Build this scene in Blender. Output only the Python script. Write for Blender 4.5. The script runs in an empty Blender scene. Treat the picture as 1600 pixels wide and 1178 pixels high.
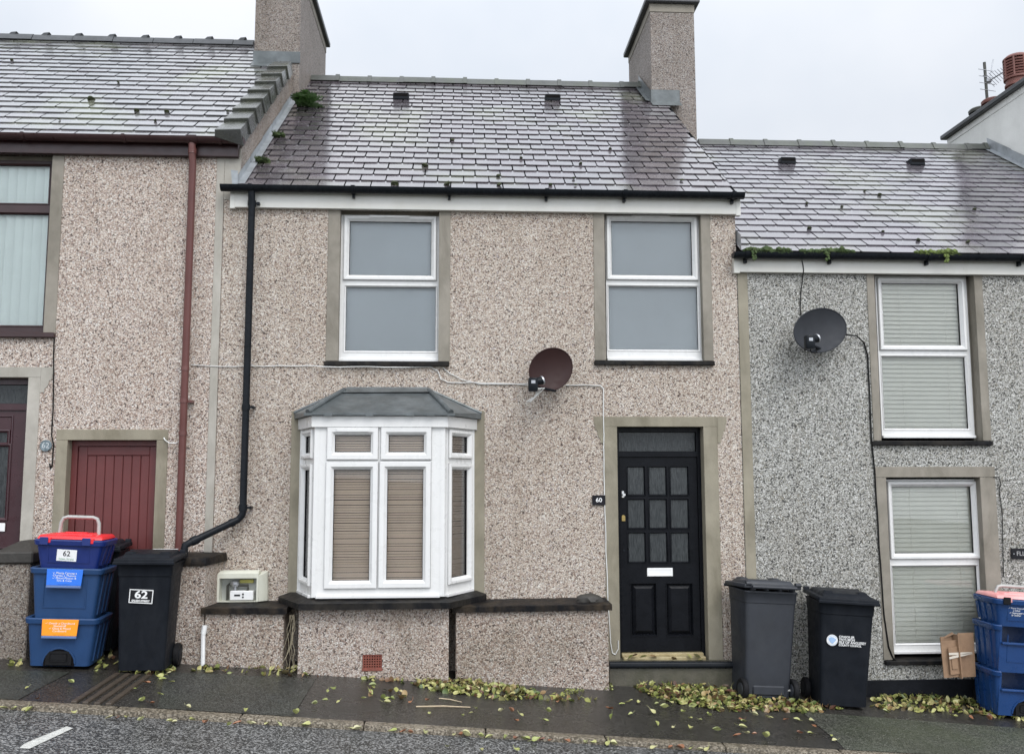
import bpy, bmesh, math, random
from mathutils import Vector, Matrix, noise as mnoise
R = math.radians
random.seed(60)
S = bpy.context.scene
COL = S.collection

# ------------------------------------------------------------------ camera
FPX, DCAM, ZCAM = 1450.0, 9.15, 1.785
PITCH, YAW, ROLL = R(6.28), R(3.32), R(-0.13)
CAM = Vector((0, -DCAM, ZCAM))
_f = Vector((math.sin(YAW) * math.cos(PITCH), math.cos(YAW) * math.cos(PITCH), math.sin(PITCH)))
_r = Vector((math.cos(YAW), -math.sin(YAW), 0))
_u = _r.cross(_f)
RT = _r * math.cos(ROLL) + _u * math.sin(ROLL)
UP = _u * math.cos(ROLL) - _r * math.sin(ROLL)
cd = bpy.data.cameras.new('camera'); cam = bpy.data.objects.new('camera', cd); COL.objects.link(cam)
cam.matrix_world = Matrix(((RT.x, UP.x, -_f.x, CAM.x), (RT.y, UP.y, -_f.y, CAM.y), (RT.z, UP.z, -_f.z, CAM.z), (0, 0, 0, 1)))
cd.sensor_width = 36; cd.lens = 36 * FPX / 1600; cd.clip_end = 2000
S.camera = cam

def ray(px, py):
    return (_f * FPX + RT * (px - 800) + UP * (589 - py))
def W(px, py, Y=0.0):                       # the point of the photograph's survey that lies on the plane y = Y
    d = ray(px, py); return CAM + d * ((Y + DCAM) / d.y)
def WX(px, py, X):
    d = ray(px, py); return CAM + d * (X / d.x)
def rect(pl, pt, pr, pb, Y=0.0):
    my, mx = (pt + pb) / 2, (pl + pr) / 2
    return W(pl, my, Y).x, W(pr, my, Y).x, W(mx, pb, Y).z, W(mx, pt, Y).z    # x0,x1,z0,z1

# ------------------------------------------------------------------ mesh builder
class MB:
    def __init__(s, mat=None): s.v = []; s.f = []; s.m = mat; s.rnd = []
    def add(s, vs, fs, mat=None):
        n = len(s.v)
        for p in vs:
            p = Vector(p)
            if mat is not None: p = mat @ p
            if s.m is not None: p = s.m @ p
            s.v.append(p)
        for f in fs: s.f.append([i + n for i in f])
    def quad(s, *p): s.add(p, [list(range(len(p)))])
    def box(s, x0, x1, y0, y1, z0, z1, bev=0.0, mat=None, seg=1):
        vs = [(x0, y0, z0), (x1, y0, z0), (x1, y1, z0), (x0, y1, z0), (x0, y0, z1), (x1, y0, z1), (x1, y1, z1), (x0, y1, z1)]
        s.hexa(vs, bev, mat, seg)
    def hexa(s, vs, bev=0.0, mat=None, seg=1):
        fs = [(0, 3, 2, 1), (4, 5, 6, 7), (0, 1, 5, 4), (1, 2, 6, 5), (2, 3, 7, 6), (3, 0, 4, 7)]
        if bev <= 0: s.add(vs, fs, mat); return
        bm = bmesh.new(); bv = [bm.verts.new(p) for p in vs]
        for f in fs: bm.faces.new([bv[i] for i in f])
        bmesh.ops.bevel(bm, geom=list(bm.edges), offset=bev, segments=seg, affect='EDGES', profile=0.5)
        s.frombm(bm, mat); bm.free()
    def frombm(s, bm, mat=None):
        bm.verts.ensure_lookup_table(); bm.verts.index_update()
        s.add([v.co.copy() for v in bm.verts], [[v.index for v in f.verts] for f in bm.faces], mat)
    def prism(s, prof, axis, a, b, mat=None):
        n = len(prof)
        def P(u, v, t): return (t, u, v) if axis == 'x' else ((u, t, v) if axis == 'y' else (u, v, t))
        vs = [P(u, v, a) for u, v in prof] + [P(u, v, b) for u, v in prof]
        fs = [[i, (i + 1) % n, (i + 1) % n + n, i + n] for i in range(n)] + [list(range(n))[::-1], list(range(n, 2 * n))]
        s.add(vs, fs, mat)
    def tube(s, pts, r, n=10, cap=True, mat=None):
        pts = [Vector(p) for p in pts]; rs = r if isinstance(r, (list, tuple)) else [r] * len(pts)
        rings = []; prev = None
        for i, p in enumerate(pts):
            t = (pts[min(i + 1, len(pts) - 1)] - pts[max(i - 1, 0)]).normalized()
            if prev is None:
                a = t.orthogonal().normalized()
            else:
                a = (prev - t * prev.dot(t))
                a = a.normalized() if a.length > 1e-5 else t.orthogonal().normalized()
            prev = a; b = t.cross(a)
            rings.append([p + (a * math.cos(2 * math.pi * k / n) + b * math.sin(2 * math.pi * k / n)) * rs[i] for k in range(n)])
        vs = [q for rg in rings for q in rg]; fs = []
        for i in range(len(pts) - 1):
            for k in range(n):
                fs.append([i * n + k, i * n + (k + 1) % n, (i + 1) * n + (k + 1) % n, (i + 1) * n + k])
        if cap: fs += [list(range(n))[::-1], [(len(pts) - 1) * n + k for k in range(n)]]
        s.add(vs, fs, mat)
    def lathe(s, prof, n=20, mat=None):      # about local z
        vs = []; fs = []
        for r, h in prof:
            for k in range(n): vs.append((r * math.cos(2 * math.pi * k / n), r * math.sin(2 * math.pi * k / n), h))
        for i in range(len(prof) - 1):
            for k in range(n): fs.append([i * n + k, i * n + (k + 1) % n, (i + 1) * n + (k + 1) % n, (i + 1) * n + k])
        fs += [list(range(n))[::-1], [(len(prof) - 1) * n + k for k in range(n)]]
        s.add(vs, fs, mat)
    def panel(s, x0, x1, z0, z1, holes, y0, y1, sides=True, back=True):
        xs = sorted(set([x0, x1] + [h[0] for h in holes] + [h[1] for h in holes])); xs = [x for x in xs if x0 - 1e-6 <= x <= x1 + 1e-6]
        zs = sorted(set([z0, z1] + [h[2] for h in holes] + [h[3] for h in holes])); zs = [z for z in zs if z0 - 1e-6 <= z <= z1 + 1e-6]
        vi = {}
        vs = []; fs = []
        def V(i, j, k):
            if (i, j, k) not in vi: vi[(i, j, k)] = len(vs); vs.append((xs[i], (y0, y1)[k], zs[j]))
            return vi[(i, j, k)]
        def solid(i, j):
            if i < 0 or j < 0 or i >= len(xs) - 1 or j >= len(zs) - 1: return False
            cx, cz = (xs[i] + xs[i + 1]) / 2, (zs[j] + zs[j + 1]) / 2
            return not any(h[0] < cx < h[1] and h[2] < cz < h[3] for h in holes)
        for i in range(len(xs) - 1):
            for j in range(len(zs) - 1):
                if not solid(i, j): continue
                fs.append([V(i, j, 0), V(i + 1, j, 0), V(i + 1, j + 1, 0), V(i, j + 1, 0)])
                if back: fs.append([V(i, j + 1, 1), V(i + 1, j + 1, 1), V(i + 1, j, 1), V(i, j, 1)])
                if not solid(i - 1, j): fs.append([V(i, j, 0), V(i, j + 1, 0), V(i, j + 1, 1), V(i, j, 1)])
                if not solid(i + 1, j): fs.append([V(i + 1, j, 0), V(i + 1, j, 1), V(i + 1, j + 1, 1), V(i + 1, j + 1, 0)])
                if not solid(i, j - 1): fs.append([V(i, j, 0), V(i, j, 1), V(i + 1, j, 1), V(i + 1, j, 0)])
                if not solid(i, j + 1): fs.append([V(i, j + 1, 0), V(i + 1, j + 1, 0), V(i + 1, j + 1, 1), V(i, j + 1, 1)])
        s.add(vs, fs)
    def ring(s, x0, x1, z0, z1, prof):       # mitred frame; prof = [(inset, y)...], closed
        vs = []; n = len(prof); fs = []
        for d, y in prof: vs += [(x0 + d, y, z0 + d), (x1 - d, y, z0 + d), (x1 - d, y, z1 - d), (x0 + d, y, z1 - d)]
        for i in range(n):
            j = (i + 1) % n
            for k in range(4): fs.append([i * 4 + k, i * 4 + (k + 1) % 4, j * 4 + (k + 1) % 4, j * 4 + k])
        s.add(vs, fs)
    def blob(s, c, r, sub=2, amp=.35, sq=(1, 1, 1), freq=3.0, seed=0.0):
        bm = bmesh.new(); bmesh.ops.create_icosphere(bm, subdivisions=sub, radius=1)
        for v in bm.verts:
            k = 1 + amp * mnoise.noise(v.co * freq * .6 + Vector((seed, seed * .7, 3))) + amp * .6 * mnoise.noise(v.co * freq * 2 + Vector((seed, 1, seed)))
            v.co = Vector((v.co.x * sq[0], v.co.y * sq[1], v.co.z * sq[2])) * r * k + Vector(c)
        s.frombm(bm); bm.free()

def root_of(o):
    while o.parent: o = o.parent
    return o
def obj(name, mb, mat, parent=None, world=True, smooth=30, label=None):
    me = bpy.data.meshes.new(name)
    off = root_of(parent).location if (parent is not None and world) else Vector((0, 0, 0))
    me.from_pydata([v - off for v in mb.v], [], mb.f)
    bm = bmesh.new(); bm.from_mesh(me); bmesh.ops.recalc_face_normals(bm, faces=bm.faces[:]); bm.to_mesh(me); bm.free()
    if mb.rnd and len(mb.rnd) == len(me.polygons):
        a = me.attributes.new('rnd', 'FLOAT', 'FACE'); a.data.foreach_set('value', mb.rnd)
    me.shade_smooth(); me.set_sharp_from_angle(angle=R(smooth))
    me.materials.append(mat)
    o = bpy.data.objects.new(name, me); COL.objects.link(o)
    if parent is not None: o.parent = parent
    if label: o['label'] = label
    return o
def tag(o, label, cat, group=None, kind=None):
    o['label'] = label; o['category'] = cat
    if group: o['group'] = group
    if kind: o['kind'] = kind
    return o
def thing(name, label, cat, loc, rot=(0, 0, 0), group=None):
    o = bpy.data.objects.new(name, None); COL.objects.link(o); o.location = loc; o.rotation_euler = rot
    o.empty_display_size = .1
    return tag(o, label, cat, group)
def struct(name, mb, mat, smooth=30):
    o = obj(name, mb, mat, None, smooth=smooth); o['kind'] = 'structure'; return o
def text(name, body, mat, parent, size, M4, align='CENTER', depth=.0008, font_scale_x=1.0, bold=0.0, world=False):
    c = bpy.data.curves.new('t', 'FONT'); c.body = body; c.size = size; c.align_x = align; c.align_y = 'CENTER'
    c.extrude = depth; c.offset = bold; c.resolution_u = 3
    t = bpy.data.objects.new('t', c)
    COL.objects.link(t)
    dg = bpy.context.evaluated_depsgraph_get()
    me = bpy.data.meshes.new_from_object(t.evaluated_get(dg))
    bpy.data.objects.remove(t); bpy.data.curves.remove(c)
    off = root_of(parent).location if world else Vector((0, 0, 0))
    for v in me.vertices:
        p = Vector((v.co.x * font_scale_x, v.co.y, v.co.z)); v.co = (M4 @ p) - off
    me.name = name; me.materials.clear(); me.materials.append(mat)
    o = bpy.data.objects.new(name, me); COL.objects.link(o); o.parent = parent
    return o
def face_mat(x, y, z, tilt=0.0):             # text plane facing -Y
    return Matrix.Translation((x, y, z)) @ Matrix.Rotation(R(90), 4, 'X') @ Matrix.Rotation(R(tilt), 4, 'Z')

# ------------------------------------------------------------------ materials
class NT:
    def __init__(s, name):
        s.mat = bpy.data.materials.new(name); s.mat.use_nodes = True; s.t = s.mat.node_tree; s.t.nodes.clear()
        s.out = s.n('ShaderNodeOutputMaterial'); s.p = s.n('ShaderNodeBsdfPrincipled'); s.l(s.p.outputs[0], s.out.inputs[0])
        s.pos = s.n('ShaderNodeNewGeometry').outputs['Position']
    def n(s, k): return s.t.nodes.new(k)
    def l(s, a, b): s.t.links.new(a, b)
    def set(s, sock, v):
        if hasattr(v, 'is_linked') or isinstance(v, bpy.types.NodeSocket): s.l(v, sock)
        else: sock.default_value = v
    def P(s, **k):
        for a, v in k.items():
            nm = {'col': 'Base Color', 'rough': 'Roughness', 'metal': 'Metallic', 'ior': 'IOR', 'coat': 'Coat Weight', 'coatr': 'Coat Roughness', 'norm': 'Normal', 'sub': 'Subsurface Weight', 'spec': 'Specular IOR Level'}[a]
            if a == 'col' and not isinstance(v, bpy.types.NodeSocket): v = (*v, 1) if len(v) == 3 else v
            s.set(s.p.inputs[nm], v)
        return s.mat
    def scaled(s, vec, sc):
        m = s.n('ShaderNodeVectorMath'); m.operation = 'MULTIPLY'; s.l(vec, m.inputs[0]); m.inputs[1].default_value = sc; return m.outputs[0]
    def noise(s, scale, detail=4, rough=.55, vec=None, dist=0.0):
        k = s.n('ShaderNodeTexNoise'); k.inputs['Scale'].default_value = scale; k.inputs['Detail'].default_value = detail; k.inputs['Roughness'].default_value = rough
        k.inputs['Distortion'].default_value = dist
        s.l(vec or s.pos, k.inputs['Vector']); return k.outputs['Fac']
    def vor(s, scale, vec=None, feat='F1', rnd=1.0):
        k = s.n('ShaderNodeTexVoronoi'); k.feature = feat; k.inputs['Scale'].default_value = scale; k.inputs['Randomness'].default_value = rnd
        s.l(vec or s.pos, k.inputs['Vector']); return k
    def ramp(s, fac, stops, interp='LINEAR'):
        k = s.n('ShaderNodeValToRGB'); cr = k.color_ramp; cr.interpolation = interp
        while len(cr.elements) < len(stops): cr.elements.new(.5)
        for e, (p, c) in zip(cr.elements, stops):
            e.position = p; e.color = (*c, 1) if len(c) == 3 else c
        s.l(fac, k.inputs[0]); return k.outputs[0]
    def grey(s, fac, stops): return s.ramp(fac, [(p, (v, v, v)) for p, v in stops])
    def mix(s, fac, a, b, mode='MIX'):
        k = s.n('ShaderNodeMix'); k.data_type = 'RGBA'; k.blend_type = mode
        s.set(k.inputs[0], fac)
        for i, v in ((6, a), (7, b)):
            if not isinstance(v, bpy.types.NodeSocket): v = (*v, 1) if len(v) == 3 else v
            s.set(k.inputs[i], v)
        return k.outputs[2]
    def math(s, op, a, b=0.0):
        k = s.n('ShaderNodeMath'); k.operation = op; s.set(k.inputs[0], a); s.set(k.inputs[1], b); return k.outputs[0]
    def sep(s, vec):
        k = s.n('ShaderNodeSeparateXYZ'); s.l(vec, k.inputs[0]); return k.outputs
    def attr(s, name):
        k = s.n('ShaderNodeAttribute'); k.attribute_name = name; return k.outputs['Fac']
    def bump(s, h, st=.3, dist=.01, norm=None):
        k = s.n('ShaderNodeBump'); k.inputs['Strength'].default_value = st; k.inputs['Distance'].default_value = dist
        s.l(h, k.inputs['Height'])
        if norm is not None: s.l(norm, k.inputs['Normal'])
        return k.outputs[0]

def roughcast(name, stops, scale=86, damp=.35, moss=0.0, dark=(.10, .09, .07)):
    t = NT(name)
    w = t.n('ShaderNodeVectorMath'); w.operation = 'MULTIPLY_ADD'
    nz = t.n('ShaderNodeTexNoise'); nz.inputs['Scale'].default_value = scale * .9; nz.inputs['Detail'].default_value = 2
    t.l(t.pos, nz.inputs['Vector']); t.l(nz.outputs['Color'], w.inputs[0]); w.inputs[1].default_value = (.014, .014, .014); t.l(t.pos, w.inputs[2])
    v1 = t.vor(scale, w.outputs[0]); v2 = t.vor(scale * 1.9, w.outputs[0])
    c1 = t.ramp(t.sep(v1.outputs['Color'])[0], stops, 'CONSTANT')
    c2 = t.ramp(t.sep(v2.outputs['Color'])[1], stops, 'CONSTANT')
    pick = t.grey(t.sep(v1.outputs['Color'])[1], [(.62, 0), (.63, 1)])
    c = t.mix(pick, c1, c2)
    gap = t.grey(v1.outputs['Distance'], [(.45, 1), (.88, .47)])
    c = t.mix(1.0, c, gap, 'MULTIPLY')
    big = t.noise(.55, 5, .6)
    c = t.mix(t.grey(big, [(.42, 0), (.72, damp)]), c, t.mix(1.0, c, (.62, .56, .5), 'MULTIPLY'))
    med = t.noise(2.6, 4, .6, vec=t.scaled(t.pos, (1, 1, .5)))
    c = t.mix(t.grey(med, [(.5, 0), (.78, damp * .8)]), c, t.mix(1.0, c, (.66, .60, .52), 'MULTIPLY'))
    stk = t.noise(1.0, 4, .6, vec=t.scaled(t.pos, (5.5, 5.5, .42)))
    c = t.mix(t.grey(stk, [(.52, 0), (.74, damp * .85)]), c, t.mix(1.0, c, (.60, .55, .47), 'MULTIPLY'))
    if moss > 0:
        g = t.noise(1.7, 5, .65)
        c = t.mix(t.grey(g, [(.45, 0), (.75, moss)]), c, t.mix(.72, c, dark))
    h = t.math('SUBTRACT', 1.0, v1.outputs['Distance'])
    h = t.math('ADD', h, t.math('MULTIPLY', t.sep(v1.outputs['Color'])[2], .6))
    b = t.bump(h, .6, .008)
    return t.P(col=c, rough=.6, norm=b)

PINK = [(0, (.085, .06, .05)), (.07, (.22, .155, .12)), (.17, (.36, .278, .22)), (.31, (.475, .395, .325)), (.52, (.55, .475, .40)), (.70, (.615, .555, .48)), (.86, (.69, .65, .59)), (.95, (.41, .36, .35))]
CREAM = [(0, (.08, .055, .046)), (.08, (.24, .165, .13)), (.16, (.36, .265, .21)), (.33, (.50, .405, .34)), (.5, (.60, .51, .435)), (.68, (.66, .59, .52)), (.84, (.73, .69, .64)), (.94, (.38, .325, .31))]
GREY = [(0, (.035, .035, .032)), (.11, (.11, .107, .095)), (.24, (.25, .245, .21)), (.40, (.39, .385, .355)), (.58, (.455, .45, .42)), (.76, (.57, .565, .535)), (.90, (.69, .685, .66)), (.95, (.27, .245, .195))]
m_cast_mid = roughcast('pink_roughcast', PINK, damp=.40)
m_cast_left = roughcast('cream_roughcast', CREAM, damp=.30)
m_cast_right = roughcast('grey_roughcast', GREY, damp=.30)
m_cast_low = roughcast('damp_roughcast', [(p, tuple(x * .88 for x in c)) for p, c in CREAM], damp=.6, moss=.5, dark=(.10, .09, .055))
m_cast_chim = roughcast('chimney_roughcast', [(p, (c[0] * .54, c[1] * .54, c[2] * .56)) for p, c in PINK], damp=.5, moss=.4)
m_cast_pier = roughcast('pier_roughcast', [(p, tuple(x * .55 for x in c)) for p, c in PINK], damp=.6, moss=.4)

def plain(name, col, rough=.5, var=.12, scale=6, bump=0.0, bscale=60, ior=1.5, metal=0.0, coat=0.0, coatr=.1, dirt=None, dirtamt=.5, dscale=1.5, spec=None):
    if spec is None: spec = .10 if max(col) < .03 else .5
    t = NT(name)
    n = t.noise(scale, 5, .6)
    lo = tuple(max(0, c * (1 - var)) for c in col); hi = tuple(min(1, c * (1 + var)) for c in col)
    c = t.ramp(n, [(.3, lo), (.7, hi)])
    if dirt:
        d = t.noise(dscale, 6, .65, vec=t.scaled(t.pos, (1, 1, .45)), dist=.6)
        c = t.mix(t.grey(d, [(.42, 0), (.72, dirtamt)]), c, dirt)
    k = dict(col=c, rough=t.grey(t.noise(scale * 2.3, 4), [(.3, max(.03, rough - .08)), (.7, min(1, rough + .08))]), ior=ior, metal=metal, coat=coat, coatr=coatr, spec=spec)
    if bump: k['norm'] = t.bump(t.noise(bscale, 5, .6), bump, .01)
    return t.P(**k)

m_cement = plain('cement_band', (.255, .23, .19), .7, .12, 5, .25, 90, dirt=(.10, .088, .062), dirtamt=.7, dscale=2.6)
m_cement_pale = plain('pale_cement_band', (.40, .375, .33), .7, .12, 4, .2, 90, dirt=(.21, .195, .155), dirtamt=.65, dscale=2.6)
m_olive = plain('olive_cement_band', (.265, .238, .178), .7, .13, 4, .22, 90, dirt=(.105, .09, .055), dirtamt=.7, dscale=2.6)
m_upvc = plain('white_plastic', (.70, .695, .68), .30, .02, 4, dirt=(.52, .52, .50), dirtamt=.2, dscale=4)
m_shadow_gap = plain('painted_shadow_gap', (.16, .16, .165), .6, .1, 5)  # grey for the painted shadow line between sash and frame
m_fascia = plain('white_fascia_board', (.64, .63, .585), .35, .03, 3, dirt=(.48, .46, .38), dirtamt=.30, dscale=3)
m_gutter = plain('black_gutter_plastic', (.012, .014, .017), .28, .2, 8)
m_brown = plain('brown_plastic', (.036, .015, .015), .35, .15, 6)
m_brownpipe = plain('red_brown_pipe', (.12, .043, .037), .38, .12, 5)
m_reddoor = plain('red_brown_door_paint', (.12, .028, .027), .42, .12, 4, .12, 40, dirt=(.10, .03, .028), dirtamt=.4)
m_darkdoor = plain('dark_maroon_plastic', (.042, .014, .018), .3, .12, 5)
m_blackpaint = plain('black_door_paint', (.0075, .0083, .0105), .30, .2, 7, .06, 30)
m_sill = plain('black_sill_paint', (.009, .009, .010), .42, .3, 9, .35, 50, dirt=(.075, .065, .05), dirtamt=.45, dscale=6)
m_coping = plain('black_coping_paint', (.008, .008, .009), .5, .3, 9, .7, 45, dirt=(.075, .055, .035), dirtamt=.6, dscale=5)
m_lead = plain('lead_sheet', (.115, .128, .132), .38, .35, 7, .35, 12, metal=.2, dirt=(.075, .085, .085), dirtamt=.75, dscale=4)
m_leadlight = plain('pale_lead_flashing', (.33, .35, .37), .38, .2, 8, .25, 16, metal=.2, dirt=(.18, .20, .19), dirtamt=.5, dscale=5)
m_tile = plain('ridge_tile_clay', (.070, .073, .066), .38, .25, 6, .3, 40, dirt=(.08, .10, .05), dirtamt=.5, dscale=4, ior=1.6)
m_stone = plain('dark_stone_cap', (.038, .034, .029), .6, .3, 7, .6, 30, dirt=(.025, .023, .02), dirtamt=.6, dscale=6)
m_slab = plain('slate_slab', (.045, .048, .052), .4, .2, 7, .3, 40)
m_binplast = plain('black_bin_plastic', (.009, .0108, .0145), .45, .2, 8, .12, 180, dirt=(.024, .026, .030), dirtamt=.4, dscale=7)
m_bindull = plain('faded_bin_plastic', (.021, .024, .031), .5, .2, 6, .12, 180, dirt=(.036, .039, .043), dirtamt=.4, dscale=5)
m_rubber = plain('black_rubber', (.012, .012, .013), .55, .2, 9)
m_blue = plain('blue_box_plastic', (.016, .050, .135), .40, .10, 6, .08, 120, dirt=(.028, .062, .135), dirtamt=.3, spec=.35, dscale=4)
m_bluedeep = plain('deep_blue_box_plastic', (.008, .022, .135), .38, .1, 6, .06, 120)
m_bluewash = plain('wet_blue_box_plastic', (.010, .044, .150), .30, .12, 5, .06, 120, dirt=(.017, .055, .145), dirtamt=.3, spec=.4, dscale=3)
m_redlid = plain('red_lid_plastic', (.72, .022, .028), .32, .06, 5)
m_pinklid = plain('faded_pink_lid_plastic', (.72, .30, .29), .4, .08, 5, dirt=(.75, .50, .47), dirtamt=.6, dscale=4)
m_flapblue = plain('bright_blue_flap', (.025, .16, .66), .35, .05, 6)
m_floporange = plain('orange_flap', (.90, .30, .012), .35, .05, 6)
m_flapedge = plain('blue_flap_edge', (.10, .16, .33), .4, .08, 6)
m_handle = plain('grey_metal_handle', (.42, .42, .40), .42, .08, 12, metal=.3)
m_white = plain('white_paint', (.78, .78, .77), .4, .03, 5)
m_ink = plain('black_ink', (.02, .02, .022), .5, .1, 5)
m_greyink = plain('grey_ink', (.28, .42, .30), .5, .1, 5)
m_brass = plain('worn_brass', (.45, .33, .12), .38, .2, 20, metal=.7, dirt=(.2, .15, .06), dirtamt=.5, dscale=20)
m_thresh = plain('yellow_threshold', (.40, .335, .19), .45, .2, 12, dirt=(.22, .15, .05), dirtamt=.5, dscale=9)
m_chrome = plain('chrome', (.7, .7, .7), .2, .05, 10, metal=1)
m_dishbrown = plain('brown_dish', (.030, .013, .012), .55, .1, 5, spec=.2)
m_dishgrey = plain('dark_grey_dish', (.026, .028, .033), .55, .12, 6, spec=.2)
m_cablewhite = plain('white_cable', (.66, .66, .64), .45, .05, 5)
m_cableblack = plain('black_cable', (.014, .014, .014), .5, .1, 5)
m_meterbox = plain('cream_box_plastic', (.62, .62, .53), .42, .06, 5, dirt=(.42, .41, .32), dirtamt=.4, dscale=6)
m_meter_in = plain('grey_box_inside', (.42, .43, .40), .5, .1, 8)
m_yellow = plain('yellow_label', (.52, .48, .12), .5, .15, 12)
m_terracotta = plain('terracotta', (.20, .055, .035), .6, .2, 14, .3, 80, dirt=(.08, .04, .03), dirtamt=.5, dscale=15)
m_hole = plain('dark_gap', (.006, .005, .005), .8, .1, 5)
m_pot = plain('red_clay_pot', (.17, .06, .045), .5, .15, 6, .15, 60)
m_card = plain('brown_cardboard', (.28, .175, .105), .7, .18, 6, .3, 30, dirt=(.17, .10, .06), dirtamt=.6, dscale=7)
m_tape = plain('clear_tape', (.62, .56, .48), .2, .05, 8)
m_blind_beige = plain('beige_blind_slat', (.74, .60, .49), .5, .06, 6)
m_blind_cream = plain('cream_blind_slat', (.82, .80, .70), .5, .04, 6)
m_blind_teal = plain('pale_green_blind', (.87, .95, .90), .55, .04, 4)
m_blind_grey = plain('grey_roller_blind', (.46, .495, .52), .6, .08, .9)
m_whitewall = plain('white_render', (.72, .72, .69), .65, .05, 4, .55, 55, dirt=(.58, .58, .55), dirtamt=.3, dscale=6)
m_quoin_plate = plain('slate_plate', (.018, .018, .021), .35, .2, 7)
m_signblue = plain('blue_grey_plaque', (.13, .17, .19), .45, .3, 40, dirt=(.3, .34, .35), dirtamt=.4, dscale=50)
m_emblem = plain('pale_blue_emblem', (.33, .47, .68), .5, .1, 30)
m_twig = plain('dry_twig', (.45, .36, .24), .6, .2, 14)
m_vine = plain('dead_vine', (.24, .205, .14), .7, .3, 14)
m_aerial = plain('aerial_metal', (.40, .41, .43), .35, .1, 9, metal=.7)
m_pole = plain('galvanised_pole', (.07, .07, .06), .5, .2, 9, metal=.4)
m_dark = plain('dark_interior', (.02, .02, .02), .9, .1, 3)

def slate(name, base, wet=1.0, lichen=0.0):
    t = NT(name); r = t.attr('rnd')
    c = t.ramp(r, [(0, tuple(x * .72 for x in base)), (.5, base), (1, (base[0] * 1.22, base[1] * 1.14, base[2] * 1.2))])
    n = t.noise(3.2, 6, .65)
    c = t.mix(t.grey(n, [(.4, 0), (.75, .45)]), c, tuple(x * 1.55 for x in base))
    if lichen:
        g = t.noise(.7, 4, .6)
        c = t.mix(t.grey(g, [(.53, 0), (.66, lichen)]), c, (.20, .215, .14))
    rn = t.noise(14, 4, .6)
    rg = t.math('ADD', t.grey(rn, [(.3, .13), (.75, .30)]), t.math('MULTIPLY', r, .06))
    b = t.bump(t.noise(26, 5, .65), .14, .006)
    b = t.bump(t.noise(5, 3, .5), .06, .015, b)
    t.p.inputs['Coat IOR'].default_value = 1.6
    return t.P(col=c, rough=rg, norm=b, ior=2.1, coat=min(1, .8 * wet), coatr=.12)
m_slate_mid = slate('purple_slate', (.082, .070, .078), 1, .5)
m_slate_left = slate('grey_slate', (.105, .100, .104), 1.3, .75)
m_slate_right = slate('heather_slate', (.088, .078, .092), 1, .4)

def glass(name, tint=(1, 1, 1), gl=1.0, rough=.015):
    t = NT(name); t.t.nodes.remove(t.p)
    a = t.n('ShaderNodeBsdfTransparent'); a.inputs[0].default_value = (*tint, 1)
    g = t.n('ShaderNodeBsdfGlossy'); g.inputs['Roughness'].default_value = rough
    fr = t.n('ShaderNodeFresnel'); fr.inputs[0].default_value = 1.5
    wav = t.bump(t.noise(1.1, 2, .5), .03, .05); t.l(wav, g.inputs['Normal'])
    m = t.n('ShaderNodeMixShader'); t.l(t.math('MULTIPLY', fr.outputs[0], gl), m.inputs[0]); t.l(a.outputs[0], m.inputs[1]); t.l(g.outputs[0], m.inputs[2])
    t.l(m.outputs[0], t.out.inputs[0]); return t.mat
m_glass = glass('clear_glass', (.965, .975, .975), .95)
m_glass_bay = glass('dim_clear_glass', (.955, .96, .955), .8)
def obscured():
    t = NT('obscured_glass')
    n = t.noise(1, 4, .6, vec=t.scaled(t.pos, (130, 130, 16)))
    c = t.ramp(n, [(.3, (.018, .021, .023)), (.72, (.062, .068, .07))])
    return t.P(col=c, rough=.18, norm=t.bump(n, .35, .01), spec=.3)
m_obscured = obscured()

def asphalt(name, base, speck, sc=110, rlo=.22, rhi=.5, st=.5, green=0.0, amount=(.55, .8)):
    t = NT(name)
    v = t.vor(sc); k = t.sep(v.outputs['Color'])
    c = t.ramp(k[0], [(0, tuple(x * .55 for x in base)), (.45, base), (amount[0], tuple(x * 1.5 for x in base)), (amount[1], speck), (1, tuple(min(1, x * 1.25) for x in speck))])
    n = t.noise(1.3, 6, .6)
    c = t.mix(t.grey(n, [(.35, 0), (.7, .6)]), c, t.mix(1.0, c, (.5, .48, .46), 'MULTIPLY'))
    if green: c = t.mix(t.grey(t.noise(1.1, 4, .6), [(.4, 0), (.65, green)]), c, (.055, .068, .034))
    wet = t.noise(.9, 5, .6)
    rg = t.grey(wet, [(.35, rlo), (.68, rhi)])
    b = t.bump(t.math('ADD', v.outputs['Distance'], t.math('MULTIPLY', k[1], .5)), st, .006)
    b = t.bump(t.noise(6, 4, .6), .15, .02, b)
    return t.P(col=c, rough=rg, norm=b, ior=1.4)
m_pave = asphalt('wet_pavement_asphalt', (.030, .028, .025), (.060, .056, .050), 130, .16, .45, .32)
m_patch = asphalt('repair_patch_asphalt', (.030, .031, .028), (.075, .077, .070), 105, .25, .5, .7, .15)
m_patchg = asphalt('mossy_patch_asphalt', (.050, .052, .042), (.125, .125, .105), 95, .3, .6, .8, .45)
m_road = asphalt('road_asphalt', (.050, .052, .053), (.27, .27, .265), 85, .22, .5, .9, amount=(.60, .80))
m_kerb = asphalt('kerb_stone', (.135, .112, .082), (.27, .235, .185), 90, .35, .6, .5, .1)
m_ground = asphalt('open_ground', (.05, .055, .035), (.08, .08, .06), 20, .6, .9, .5)
m_roadpaint = plain('worn_road_paint', (.62, .62, .58), .5, .1, 30, .6, 90, dirt=(.2, .2, .19), dirtamt=.6, dscale=25)
m_step = plain('damp_step_concrete', (.085, .078, .058), .45, .25, 9, .3, 50, dirt=(.04, .042, .022), dirtamt=.6, dscale=5)
m_plinth = plain('black_plinth_paint', (.010, .011, .014), .45, .3, 5, .3, 40)

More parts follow.
